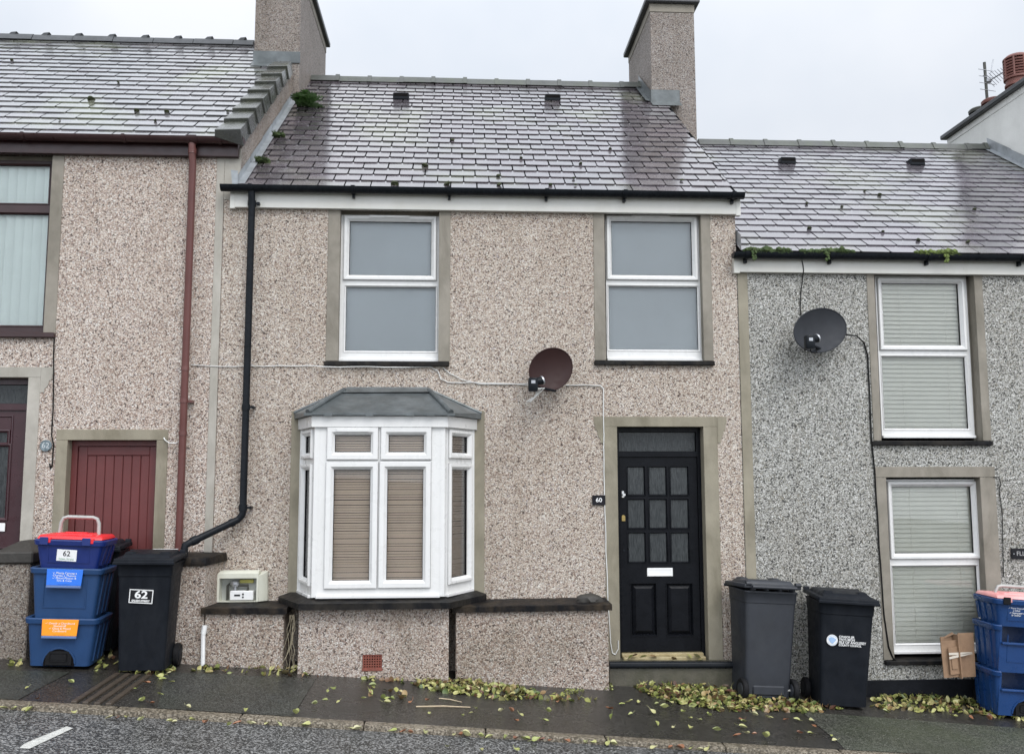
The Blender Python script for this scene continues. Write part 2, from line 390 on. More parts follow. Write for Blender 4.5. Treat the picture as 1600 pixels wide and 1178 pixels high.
def leafmat(name, stops, trans=.0):
    t = NT(name); r = t.attr('rnd')
    oi = t.n('ShaderNodeObjectInfo').outputs['Random']
    f = t.math('FRACT', t.math('ADD', r, oi))
    c = t.ramp(f, stops, 'LINEAR')
    c = t.mix(t.grey(t.noise(45, 4, .6), [(.4, 0), (.75, .35)]), c, (.16, .10, .035))
    return t.P(col=c, rough=.36, norm=t.bump(t.noise(60, 3), .2, .01))
LG = [(0, (.06, .105, .028)), (.17, (.17, .20, .055)), (.40, (.32, .33, .10)), (.60, (.45, .43, .19)), (.74, (.30, .20, .085)), (.88, (.085, .035, .028)), (1, (.055, .08, .028))]
m_leaf = leafmat('fallen_leaf', LG)
m_leafpale = leafmat('pale_leaf', [(0, (.30, .34, .11)), (.45, (.43, .43, .18)), (.75, (.46, .44, .25)), (1, (.21, .26, .08))])
m_leafbrown = leafmat('brown_leaf', [(0, (.24, .10, .05)), (.5, (.33, .15, .08)), (1, (.16, .07, .045))])
m_moss = plain('green_moss', (.036, .064, .016), .8, .6, 40, .8, 120, dirt=(.10, .12, .03), dirtamt=.5, dscale=18)
m_mossdark = plain('dark_moss', (.035, .042, .015), .85, .5, 60, .8, 120)
m_fern = plain('fern_green', (.06, .125, .03), .5, .4, 30)
m_mossbright = plain('yellow_green_moss', (.105, .14, .03), .8, .4, 40, .8, 120)

# ------------------------------------------------------------------ ground
YW = -0.40                                   # front of the low forecourt walls
a, b = W(400, 1044, YW), W(930, 1077, YW)
GX = (b.z - a.z) / (b.x - a.x); GY = .03
G0 = a.z - GX * a.x - GY * a.y
def G(x, y): return G0 + GX * x + GY * y
def ghit(px, py, up=0.0):
    d = ray(px, py); t = (G0 + up + GX * CAM.x + GY * CAM.y - CAM.z) / (d.z - GX * d.x - GY * d.y); return CAM + d * t
YK = ghit(700, 1134).y; YF = YK - .12
KH = .035
def RZ(x, y): return G(x, YF) - KH + .018 * (YF - y)
def rhit(px, py):
    p = ghit(px, py)
    d = ray(px, py)
    # plane z = G(x,YF)-KH+.018*(YF-y)
    A = G0 + GY * YF - KH + .018 * YF
    t = (A + GX * CAM.x - .018 * CAM.y - CAM.z) / (d.z - GX * d.x + .018 * d.y); return CAM + d * t
print('ground', GX, G0, 'kerb', YK)
def sheet(x0, x1, y0, y1, fz, up=0.0, nx=1):
    mb = MB(); n = max(1, nx)
    for i in range(n):
        xa, xb = x0 + (x1 - x0) * i / n, x0 + (x1 - x0) * (i + 1) / n
        mb.quad((xa, y0, fz(xa, y0) + up), (xb, y0, fz(xb, y0) + up), (xb, y1, fz(xb, y1) + up), (xa, y1, fz(xa, y1) + up))
    return mb
struct('pavement', sheet(-40, 40, YK, .1, G, 0), m_pave)
struct('road', sheet(-40, 40, YF - 7.0, YF, RZ), m_road)
mb = MB()
x = -40.0
while x < 40:
    x2 = x + .914
    mb.hexa([(x + .003, YF, RZ(x, YF) - .1), (x2 - .003, YF, RZ(x2, YF) - .1), (x2 - .003, YK, RZ(x2, YF) - .1), (x + .003, YK, RZ(x, YF) - .1),
             (x + .003, YF, G(x, YF) + .004), (x2 - .003, YF, G(x2, YF) + .004), (x2 - .003, YK, G(x2, YK) + .004), (x + .003, YK, G(x, YK) + .004)], .012, seg=2)
    x = x2
struct('kerb', mb, m_kerb)
mb = MB()
for xa, xb, ya, yb in ((-300, 300, -300, 300),):
    mb.quad((xa, ya, G(xa, 0) - .25), (xb, ya, G(xb, 0) - .25), (xb, yb, G(xb, 0) - .25), (xa, yb, G(xa, 0) - .25))
struct('ground', mb, m_ground)
mb = MB()
def gpoly(mbx, pts, up):
    q = [ghit(*p) for p in pts]; mbx.add([(p.x, min(.05, max(p.y, YK + .002)), G(p.x, min(.05, max(p.y, YK + .002))) + up) for p in q], [list(range(len(q)))])
gpoly(mb, [(258, 1050), (494, 1060), (455, 1122), (240, 1112)], .004)
struct('pavement_patch', mb, m_patch)
mb = MB(); gpoly(mb, [(1252, 1112), (1600, 1138), (1700, 1150), (1700, 1230), (1330, 1178), (1310, 1160)], .004)
struct('pavement_patch', mb, m_patchg)
mb = MB(); gpoly(mb, [(-60, 1045), (110, 1050), (20, 1098), (-60, 1094)], .004)
struct('pavement_patch', mb, m_patch)
mb = MB(); q = [rhit(*p) for p in ((30, 1169), (38, 1162), (104, 1135), (114, 1138), (46, 1170))]
mb.add([(p.x, p.y, RZ(p.x, p.y) + .004) for p in q], [[0, 1, 2, 3, 4]])
tag(struct('road_marking', mb, m_roadpaint), 'worn white painted dash on the wet road beside the kerb', 'road marking')
# drain channel across the pavement
mb = MB(); p0, p1 = ghit(205, 1058), ghit(128, 1106)
dx = .085
for k in range(4):
    xo = p0.x - .16 + k * dx
    mb.hexa([(xo, YK + .01, G(xo, YK) - .02), (xo + .045, YK + .01, G(xo, YK) - .02), (xo + .045, -.9, G(xo, -.9) - .02), (xo, -.9, G(xo, -.9) - .02),
             (xo, YK + .01, G(xo, YK + .01) + .014), (xo + .045, YK + .01, G(xo, YK + .01) + .014), (xo + .045, -.9, G(xo, -.9) + .014), (xo, -.9, G(xo, -.9) + .014)], .004)
tag(obj('drain_cover', mb, plain('rusty_iron', (.055, .042, .030), .5, .3, 12, .4, 50)), 'slotted drain strip crossing the pavement beside the wheelie bins', 'drain')

# ------------------------------------------------------------------ house helpers
YR = 3.6                                     # ridge line
YE = -.13                                    # slate eaves edge
def roofline(pe, pr):
    e = W(*pe, YE); r = W(*pr, YR); return e.z, r.z
def slates(mb, x0, x1, ze, zr, gauge, width, x1f=None, ye=YE, jit=.0016):
    L = math.hypot(YR - ye, zr - ze); cy, cz = (YR - ye) / L, (zr - ze) / L; ny, nz = -cz, cy
    def P(x, s, h): return (x, ye + cy * s + ny * h, ze + cz * s + nz * h)
    n = int(round(L / gauge)); g = L / n
    for i in range(n):
        s0, s1 = i * g, min(L, (i + 1) * g + .012)
        xo = x0 - (width * .5 if i % 2 else 0) - random.uniform(0, .012)
        xx = xo
        while xx < x1:
            w = width * random.uniform(.985, 1.015)
            gp_ = random.uniform(.0045, .008); a, b = max(xx, x0) + gp_, min(xx + w, x1) - gp_
            xx += w
            if b - a < .02: continue
            j = [random.uniform(-jit, jit) for _ in range(4)]; lift = random.random() < .02
            d = random.uniform(-.005, .005) * (1 if not lift else 3)
            hb = .017; ht = .005
            A, B, Cc, D = P(a, s0 + d, hb + j[0]), P(b, s0 + d, hb + j[1]), P(b, s1, ht + j[2]), P(a, s1, ht + j[3])
            A2, B2 = P(a, s0 + d, hb - .010 + j[0]), P(b, s0 + d, hb - .010 + j[1])
            c2, d2 = P(b, s1, ht - .01), P(a, s1, ht - .01)
            cut = .012
            A_, B_ = P(a + cut, s0 + d, hb + j[0]), P(b - cut, s0 + d, hb + j[1])
            Au, Bu = P(a, s0 + d + cut, hb + j[0]), P(b, s0 + d + cut, hb + j[1])
            mb.add([A_, B_, Bu, Cc, D, Au, P(a + cut, s0 + d, hb - .01), P(b - cut, s0 + d, hb - .01), P(b, s0 + d + cut, hb - .01), P(a, s0 + d + cut, hb - .01), c2, d2],
                   [[0, 1, 2, 3, 4, 5], [6, 7, 1, 0], [7, 8, 2, 1], [9, 6, 0, 5], [8, 10, 3, 2], [11, 9, 5, 4]])
            mb.rnd += [random.random()] * 1; r_ = mb.rnd[-1]; mb.rnd += [r_] * 5
def roofz(y, ze, zr): return ze + (zr - ze) / (YR - YE) * (y - YE)
m_deck = plain('dark_roofing_felt', (.012, .012, .013), .9, .2, 5)
def make_roof(house, x0, x1, ze, zr, gauge, width, mat, ridge_mat, rx0, rx1, seg, lump):
    mb = MB(); slates(mb, x0, x1, ze, zr, gauge, width)
    rf = obj('roof', mb, mat, house, smooth=20)
    mb = MB(); k = .012                        # boarding under the slates and the rear slope
    mb.prism([(-.045, roofz(-.045, ze, zr) - k - .012), (YR, zr - k - .012), (2 * YR - YE, ze - k - .03), (2 * YR - YE, ze - .09), (YR, zr - .1), (-.045, ze - .04)], 'x', x0 + .005, x1 - .005)
    obj('roof_deck', mb, m_deck, rf)
    mb = MB()
    x = rx0
    while x < rx1 - .05:
        e = min(x + seg, rx1)
        w, h = .105, .075; j = random.uniform(-.006, .006)
        pf = [(YR - w, zr - .045 + j), (YR - w * .55, zr + h * .45 + j), (YR - .03, zr + h * .82 + j), (YR + .03, zr + h * .82 + j), (YR + w * .55, zr + h * .45 + j), (YR + w, zr - .045 + j)]
        mb.prism(pf, 'x', x + .004, e - .004)
        pf2 = [(YR + (a - YR) * 1.10, zr + (b - zr) * 1.16 + .006) for a, b in pf]
        if lump: mb.prism(pf2, 'x', e - .045, e + .012)
        x = e
    obj('ridge_tiles', mb, ridge_mat, rf)
    return rf
def half_gutter(mb, x0, x1, yc, zt, r=.058):
    pf = [(yc + r * math.cos(t), zt + r * math.sin(t)) for t in [math.pi + math.pi * k / 10 for k in range(11)]]
    pf += [(yc + (r - .006) * math.cos(t), zt + (r - .006) * math.sin(t)) for t in [2 * math.pi - math.pi * k / 10 for k in range(11)]]
    mb.prism(pf, 'x', x0, x1)
    cap = [(yc + r * math.cos(t), zt + r * math.sin(t)) for t in [math.pi + math.pi * k / 10 for k in range(11)]]
    mb.prism(cap, 'x', x0 - .006, x0 + .002); mb.prism(cap, 'x', x1 - .002, x1 + .006)
def collar(mb, x, yc, zt, r=.066, w=.04):
    pf = [(yc + r * math.cos(t), zt + r * math.sin(t)) for t in [math.pi * .97 + math.pi * 1.06 * k / 10 for k in range(11)]]
    mb.prism(pf, 'x', x - w / 2, x + w / 2)
def house_shell(house, x0, x1, ze, zr, mat, zb=-1.6, left=True, right=True):
    mb = MB()
    ys, yb = .25, 2 * YR - .1
    pf = [(ys, zb), (ys, ze + .02), (YR, zr - .11), (yb, ze - .1), (yb, zb)]
    if left: mb.prism(pf, 'x', x0 + .003, x0 + .2)
    if right: mb.prism(pf, 'x', x1 - .2, x1 - .003)
    mb.box(x0 + .2, x1 - .2, yb - .25, yb - .002, zb, ze - .11)
    obj('gable_walls', mb, mat, house)
FR = [(0, .035), (0, -.004), (.006, -.008), (.045, -.008), (.05, .0), (.05, .035)]
def window(house, x0, x1, z0, z1, lights, Y, fmat=m_upvc, gmat=m_glass, blind=None, M4=None, vent=None, lintels=True, fname='window'):
    """lights: (x0,x1,z0,z1,sash) rectangles of the opening lights, absolute; returns the window part"""
    mb = MB(M4)
    holes = [(l[0], l[1], l[2], l[3]) for l in lights]
    mb.panel(x0, x1, z0, z1, holes, Y, Y + .06)
    mb.box(x0 - .0, x1 + .0, Y - .03, Y + .02, z0 - .028, z0 - .0005, .004)       # cill nose
    w = obj(fname, mb, fmat, house)
    for l in lights:
        gx0, gx1, gz0, gz1, sash = l
        if sash:
            s = sash if isinstance(sash, float) else .045; o = .010
            sb = MB(M4)
            sb.ring(gx0 - o, gx1 + o, gz0 - o, gz1 + o, [(0, Y + .03), (0, Y - .020), (.006, Y - .027), (s - .018, Y - .027), (s - .014, Y - .022), (s + .008, Y + .004), (s + .010, Y + .03)])
            obj('sash', sb, fmat, w); i = s - .002
            sb = MB(M4); sb.ring(gx0 - o - .0028, gx1 + o + .0028, gz0 - o - .0028, gz1 + o + .0028, [(0, Y + .004), (0, Y - .0025), (.0025, Y - .0025), (.0025, Y + .004)]); obj('shadow_gap_ring', sb, m_shadow_gap if fmat is m_upvc else m_rubber, w)  # thin grey ring stands in for the shadow gap around the sash
        else:
            sb = MB(M4)
            sb.ring(gx0 - .002, gx1 + .002, gz0 - .002, gz1 + .002, [(0, Y + .03), (0, Y - .004), (.004, Y - .006), (.018, Y + .012), (.02, Y + .03)])
            obj('glazing_bead', sb, fmat, w); i = .014
        gb = MB(M4); gb.box(gx0 + i, gx1 - i, Y + .022, Y + .027, gz0 + i, gz1 - i)
        obj('pane', gb, gmat, w)
        gk = MB(M4); gk.ring(gx0 + i - .002, gx1 - i + .002, gz0 + i - .002, gz1 - i + .002, [(0, Y + .028), (0, Y + .012), (.006, Y + .014), (.006, Y + .028)])
        obj('gasket', gk, m_rubber, w)
    if vent:
        vb = MB(M4); vb.box(vent[0], vent[1], Y - .040, Y - .0275, vent[2], vent[3], .003); obj('trickle_vent', vb, fmat, w)
    if blind:
        kind, mat = blind; bb = MB(M4); by = Y + (.062 if kind != 'vertical' else .075)
        if kind == 'venetian':
            g = .0235 if x1 - x0 < 1.0 else .0235
            z = z0 + .02; tl = .0108
            while z < z1 - .05:
                dz = random.uniform(-.0016, .0016); tl = .0108 + random.uniform(-.0012, .0008)
                bb.quad((x0 + .03, by - .006, z - tl + dz), (x1 - .03, by - .006, z - tl + dz), (x1 - .03, by + .010, z + tl * .85 + dz), (x0 + .03, by + .010, z + tl * .85 + dz))
                z += g
            bb.box(x0 + .02, x1 - .02, by - .015, by + .02, z1 - .05, z1 - .01)
        elif kind == 'wide':
            z = z0 + .03; tl = .025
            while z < z1 - .06:
                dz = random.uniform(-.002, .002)
                bb.add([(x0 + .03, by - .012, z - tl + dz), (x1 - .03, by - .012, z - tl - dz), (x1 - .03, by - .004, z - dz * .5), (x0 + .03, by - .004, z + dz * .5), (x1 - .03, by + .008, z + tl), (x0 + .03, by + .008, z + tl)], [[0, 1, 2, 3], [3, 2, 4, 5]])
                z += .046
            for q in (.28, .78):
                xx = x0 + (x1 - x0) * q
                bb.tube([(xx, by - .016, z0 + .02), (xx, by - .016, z1 - .06)], .0016, 5)
        elif kind == 'vertical':
            xx = x0 + .03
            while xx < x1 - .03:
                a_ = random.uniform(.1, .9); q_ = random.uniform(.004, .012)
                P3 = [(xx, by - .012), (xx + .042, by - .012 + .018 * a_ - q_), (xx + .086, by - .012 + .036 * a_)]
                bb.add([(x, y, z) for z in (z0 + .04, z1 - .02) for x, y in P3], [[0, 1, 4, 3], [1, 2, 5, 4]]); xx += .088
        else:
            bb.box(x0 + .02, x1 - .02, by, by + .004, z0 + .005, z1 - .005)
        obj('blind', bb, mat, w)
    return w
def band(mb, x0, x1, z0, z1, yf=-.008, yb=.15): mb.box(x0, x1, yf, yb, z0, z1, .003)

ZB = -1.5
# ================================================================= MIDDLE HOUSE
ze_m, zr_m = roofline((750, 297), (735, 131))
ze_l, zr_l = roofline((150, 215), (200, 66))
ze_r, zr_r = roofline((1380, 396), (1330, 229))
print('eaves', ze_m, ze_l, ze_r, 'ridge', zr_m, zr_l, zr_r)
XL = W(346, 450).x                            # left house / middle house
XR = W(1153, 500).x                           # middle house / right house
XP = WX(370, 290, W(370, 290, YE).x).x        # party gable face above the middle roof
XEND = W(1545, 224, YR).x                     # right end of the right house
mid = thing('terraced_house', 'pink pebbledashed terraced house with a white bay window and black front door', 'house', (0, 0, G(0, 0)))
# upper windows: frame rectangles
fa = rect(531.5, 337, 688, 561, .08); fb = rect(947, 337, 1094, 560, .08)
oa = rect(530, 330, 685.5, 563); ob = rect(945.5, 330, 1097, 562)
# bay opening, door opening
bay_w = (W(468, 790).x, W(741, 790).x)
bz0, bz1 = W(600, 938, -.4).z, W(600, 655).z
dr = rect(966.5, 667, 1103, 1032)
zf_m = W(750, 330, -.04).z                     # fascia bottom
wall = MB(); e = .02
wall.panel(XL, XR, ZB, ze_m - .02, [(oa[0] - e, oa[1] + e, oa[2] - e, zf_m + .02), (ob[0] - e, ob[1] + e, ob[2] - e, zf_m + .02), (bay_w[0], bay_w[1], bz0, bz1), (dr[0] - e, dr[1] + e, -.25, dr[3] + e)], 0, .25)
obj('front_wall', wall, m_cast_mid, mid)
house_shell(mid, XP + .02, XR, ze_m, zr_m, m_cast_mid)
xr_roof = W(1151, 293, YE).x
rf = make_roof(mid, XP + .005, xr_roof, ze_m, zr_m, .200, .262, m_slate_mid, m_tile, XP + .03, W(1000, 128, YR).x, .45, True)
for px, py in ((627, 149), (863, 151)):        # tile vents
    s = (ze_m, zr_m); yv = None
    # find the point on the slope
    d = ray(px, py + 6); tp = (zr_m - ze_m) / (YR - YE)
    t = (ze_m + tp * (CAM.y - YE) - CAM.z) / (d.z - tp * d.y); p = CAM + d * t
    vb = MB(); vb.box(p.x - .105, p.x + .105, p.y - .08, p.y + .22, p.z - .04, p.z + .060, .012)
    v = obj('roof_vent', vb, m_gutter, rf)
    vb = MB(); vb.box(p.x - .088, p.x + .088, p.y - .083, p.y - .079, p.z + .006, p.z + .044); obj('grille', vb, m_hole, v)
# fascia and gutter
fx0, fx1 = W(360, 320, -.05).x, W(1156, 320, -.05).x
mb = MB(); mb.box(fx0, fx1, -.055, -.002, zf_m, ze_m + .012, .003); mb.box(fx1 - .045, fx1 + .004, -.059, .0, zf_m - .012, ze_m - .032, .002); mb.box(fx0 - .004, fx0 + .045, -.059, .0, zf_m - .012, ze_m - .032, .002)
obj('fascia', mb, m_fascia, mid)
gz = W(750, 296.5, -.12).z; gx0, gx1 = W(346, 303, -.12).x, W(1161, 303, -.12).x
mb = MB(); half_gutter(mb, gx0, gx1, -.12, gz)
for px in (392, 552, 702, 854, 976, 1145):
    xx = W(px, 303, -.12).x; collar(mb, xx, -.12, gz); mb.box(xx - .013, xx + .013, -.10, -.056, gz - .095, gz - .03)
obj('gutter', mb, m_gutter, mid)
# surrounds and sills of the upper windows
for (o, fr, lp, vx, panes, sx) in ((oa, fa, (511, 703.5), (577, 640), ((546, 344.5, 674, 431), (540, 449, 681, 549)), (506, 702)), (ob, fb, (928, 1112), (986, 1046), ((955, 345, 1080.5, 431), (951, 448.5, 1090, 547)), (929, 1117))):
    lights = []
    for k, pn in enumerate(panes):
        q = rect(*pn, .10); i = .043 if k == 0 else .014
        lights.append((q[0] - i, q[1] + i, q[2] - i, q[3] + i, k == 0))
    lights[0] = (lights[0][0], lights[0][1], lights[0][2], min(lights[0][3], fr[3] - .02), True)
    v = (W(vx[0], 341, .06).x, W(vx[1], 341, .06).x, lights[0][3] - .012, lights[0][3] + .012)
    w = window(mid, fr[0], fr[1], fr[2], fr[3], lights, .08, blind=('roller', m_blind_grey), vent=v)
    mb = MB(); band(mb, W(lp[0], 450).x, o[0], o[2] - .01, zf_m + .01); band(mb, o[1], W(lp[1], 450).x, o[2] - .01, zf_m + .01)
    mb.box(o[0], o[1], .10, .15, zf_m - .03, zf_m + .03)
    obj('window_surround', mb, m_cement, w)
    mb = MB(); x0_, x1_ = W(sx[0], 567, -.04).x, W(sx[1], 567, -.04).x; zs = o[2] + .002
    mb.hexa([(x0_, -.045, zs - .062), (x1_, -.045, zs - .062), (x1_, .14, zs - .05), (x0_, .14, zs - .05), (x0_, -.045, zs - .018), (x1_, -.045, zs - .018), (x1_, .14, zs), (x0_, .14, zs)], .006)
    obj('window_sill', mb, m_sill, w)
# bay window
YB = -.50
fL, fR = W(490, 800, YB).x, W(694, 800, YB).x
zb0, zb1 = W(592, 929, YB).z, W(592, 667, YB).z
bay = None
PL = ((500, 679), (651, 666))
Mfront = None
def px2(pl, pt, pr, pb, Y): return rect(pl, pt, pr, pb, Y)
lights = []
for (pl, pt, pr, pb, k) in ((523.6, 679.5, 579.5, 706.5, .06), (607.3, 679.5, 662.5, 706.5, .06), (520.5, 733.5, 578, 906.5, .06), (604.5, 733, 661, 905.5, .06)):
    q = px2(pl, pt, pr, pb, YB + .02); lights.append((q[0] - k, q[1] + k, q[2] - k, q[3] + k, k + .002))
w = window(mid, fL + .035, fR - .035, zb0, zb1, lights, YB, gmat=m_glass_bay, blind=('venetian', m_blind_beige), vent=(W(526, 672, YB).x, W(577, 672, YB).x, W(550, 675, YB).z, W(550, 670, YB).z), fname='bay_window')
bay = w
for sgn, X1, X2 in ((-1, bay_w[0] + .01, fL), (1, fR, bay_w[1] - .01)):   # angled side lights
    if sgn < 0: A_, B_ = Vector((X1, -.005, 0)), Vector((X2, YB, 0))
    else: A_, B_ = Vector((X1, YB, 0)), Vector((X2, -.005, 0))
    Lw = (B_ - A_).length; ux = (B_ - A_).normalized(); uy = Vector((0, 0, 1)).cross(ux)
    M4 = Matrix(((ux.x, uy.x, 0, A_.x), (ux.y, uy.y, 0, A_.y), (0, 0, 1, 0), (0, 0, 0, 1)))
    zt0, zt1 = W(592, 706.5, YB).z, W(592, 679.5, YB).z; zl0, zl1 = W(592, 906, YB).z, W(592, 733.5, YB).z
    a0, a1 = .10, Lw - .085
    ls = [(a0 - .02, a1 + .02, zt0 - .043, zt1 + .043, True), (a0 - .02, a1 + .02, zl0 - .043, zl1 + .043, True)]
    window(mid, .0 + .03, Lw - .03, zb0, zb1, ls, 0, gmat=m_glass_bay, blind=('venetian', m_blind_beige), M4=M4, fname='bay_side_window')
mb = MB()                                       # corner posts, head and base
for X_ in (fL, fR):
    s = 1 if X_ == fR else -1
    mb = MB(); mb.prism([(X_ - s * .036, YB - .004), (X_ + s * .004, YB - .004), (X_ + s * .02, YB + .035), (X_ + s * .02, YB + .075), (X_ - s * .036, YB + .075)], 'z', zb0 - .02, zb1); obj('corner_post', mb, m_upvc, bay)
for X_, s in ((bay_w[0], 1), (bay_w[1], -1)):
    mb = MB(); mb.box(min(X_, X_ + s * .03), max(X_, X_ + s * .03), -.045, .03, zb0 - .02, zb1); obj('wall_post', mb, m_upvc, bay)
zh1 = W(592, 650, YB - .03).z
hd = [(bay_w[0] - .025, .0), (bay_w[0] - .025, -.03), (fL - .03, YB - .03), (fR + .03, YB - .03), (bay_w[1] + .025, -.03), (bay_w[1] + .025, 0.0)]
mb = MB(); mb.prism(hd, 'z', zb1 - .002, zh1); mb.box(-.9, -.0, 0, .3, 0, .01) if False else None
mb2 = [(x * 1, y) for x, y in hd]
obj('bay_fascia', mb, m_upvc, bay)
mb = MB(); mb.box(bay_w[0] - .02, bay_w[1] + .02, .26, .30, bz0 - .1, bz1 + .2); obj('dark_room_panel', mb, m_dark, bay)  # flat near-black panel, its colour stands in for the unlit room
# lead roof of the bay
ex = .05
T1, T2 = W(544, 607, -.012), W(666, 607, -.012)
ev = [(bay_w[0] - .07, -.006), (fL - .06, YB - .075), (fR + .06, YB - .075), (bay_w[1] + .07, -.006)]
zE = zh1 + .006
Lr = MB()
E0, E1, E2, E3 = [Vector((x, y, zE)) for x, y in ev]
th = Vector((0, 0, .02))
E0u, E3u = E0 + Vector((0, 0, .055)), E3 + Vector((0, 0, .055))
Lr.add([E0, E1, E2, E3, E0u, E1 + th, E2 + th, E3u, T1, T2, Vector((T1.x, 0, zE)), Vector((T2.x, 0, zE))],
       [[0, 1, 5, 4], [1, 2, 6, 5], [2, 3, 7, 6], [5, 6, 9, 8], [4, 5, 8], [6, 7, 9], [0, 3, 2, 1]])
lr = obj('bay_roof', Lr, m_lead, bay)
mb = MB()
for A_, B_ in ((T1, E1 + th), (T2, E2 + th)):
    mb.tube([A_ + (B_ - A_) * .1 + Vector((0, 0, .012)), A_ + (B_ - A_) * .6 + Vector((0, 0, .014)), B_ + Vector((0, -.002, .008))], [.022, .024, .026], 10)
mb.tube([E0u + Vector((0, -.012, .004)), T1 + Vector((0, -.012, .0)), T2 + Vector((0, -.012, .0)), E3u + Vector((0, -.012, .004))], .014, 8)
fl = [E0u, T1, T2, E3u]
mb.add([T1 + Vector((-.02, -.02, .006)), T2 + Vector((.02, -.02, .006)), T2 + Vector((.06, -.13, -.045)), T1 + Vector((-.05, -.13, -.050))], [[0, 1, 2, 3]])
for k in range(22):                              # lead drips along the eaves
    q = k / 21; p = (E1 + (E2 - E1) * q)
    mb.box(p.x - .035, p.x + .035, p.y - .006, p.y + .002, p.z - random.uniform(.002, .010), p.z + .018) if k % 3 == 0 else None
obj('lead_rolls', mb, m_lead, lr)
mb = MB()
band(mb, W(453, 780).x, bay_w[0] + .004, W(460, 935).z, W(460, 642).z, -.012, .1); obj('jamb_band', mb, m_olive, bay); mb = MB(); band(mb, bay_w[1] - .004, W(757, 780).x, W(750, 930).z, W(750, 642).z, -.012, .1)
obj('jamb_band', mb, m_olive, bay)
# bay sill and base wall
zs1 = zb0 - .03
sl = [(W(436, 935, -.02).x, .01), (W(436, 935, -.02).x, -.06), (W(470, 940, -.5).x, YB - .12), (W(703, 938, -.5).x, YB - .12), (W(760, 925, -.02).x, -.06), (W(760, 925, -.02).x, .01)]
mb = MB(); n = len(sl)
lo = [Vector((x, y, zs1 - .085)) for x, y in sl]; mi = [Vector((x, y, zs1 - .030)) for x, y in sl]
ins = [(x + (.5 * (bay_w[0] + bay_w[1]) - x) * .10, y * .72 + .0) for x, y in sl]; hi = [Vector((x, y, zs1 + .004)) for x, y in ins]
mb.add(lo + mi + hi, [[i, i + 1, i + 1 + n, i + n] for i in range(n - 1)] + [[i + n, i + 1 + n, i + 1 + 2 * n, i + 2 * n] for i in range(n - 1)] + [list(range(2 * n, 3 * n)), list(range(n))[::-1], [0, n, 2 * n, 3 * n - 1, 2 * n - 1, n - 1]])
obj('bay_sill', mb, m_sill, bay, smooth=10)
gx_l, gx_r = W(466, 1000, YB).x, W(701, 1000, YB).x
mb = MB(); mb.panel(gx_l, gx_r, ZB, zs1 - .08, [tuple(rect(566, 1022, 597, 1047, YB))], YB, 0.0)
obj('bay_base_wall', mb, m_cast_low, bay)
q = rect(566, 1022, 597, 1047, YB)
mb = MB(); nx, nz = 7, 5; hs = []
for i in range(nx):
    for j in range(nz):
        cw, ch = (q[1] - q[0] - .02) / nx, (q[3] - q[2] - .03) / nz
        hs.append((q[0] + .01 + i * cw + .005, q[0] + .01 + (i + 1) * cw - .005, q[2] + .02 + j * ch + .005, q[2] + .02 + (j + 1) * ch - .005))
mb.panel(q[0] + .002, q[1] - .002, q[2] + .002, q[3] - .002, hs, YB + .008, YB + .05, back=False)
mb.box(q[0] - .004, q[1] + .004, YB - .006, YB + .007, q[2] - .006, q[2] + .016, .003)
ab = obj('air_brick', mb, m_terracotta, bay)
mb = MB(); mb.box(q[0] + .003, q[1] - .003, YB + .055, YB + .06, q[2] + .003, q[3] - .003); obj('hole_shade_sheet', mb, m_hole, bay)  # near-black sheet paints the shade inside the air brick holes
# front door
mb = MB(); z2 = dr[3]
lx, rx = W(945, 800).x, W(1124, 800).x
zt = W(1030, 651).z
band(mb, lx, dr[0], -.20, z2 + .002); band(mb, dr[1], rx, -.20, z2 + .002)
eL, eR = W(928, 670).x, W(1135, 670).x; zb_ = W(1030, 692).z
prof = [(eL, zt)]
st = [(0, 0), (0, .28), (.12, .30), (.10, .40), (.16, .50), (.34, .54), (.36, .66), (.50, .80), (.66, .86), (.66, 1.0)]
def ear(ex, ix, s):
    return [(ex + (ix - ex) * a, zt - (zt - zb_) * b) for a, b in st]
pts = ear(eL, lx, 1) + [(lx, zb_), (lx, z2), (dr[0] - .001, z2 + .0021), (dr[1] + .001, z2 + .0021), (rx, z2), (rx, zb_)] + ear(eR, rx, -1)[::-1]
left_e = ear(eL, lx, 1) + [(lx - .001, zb_), (lx - .001, zt)]
right_e = ear(eR, rx, -1) + [(rx + .001, zb_), (rx + .001, zt)]
mb.prism(left_e, 'y', -.007, .05); mb.prism(right_e, 'y', -.007, .05)
mb.box(lx, rx, -.0085, .15, z2 + .003, zt, .002)
YD = .13
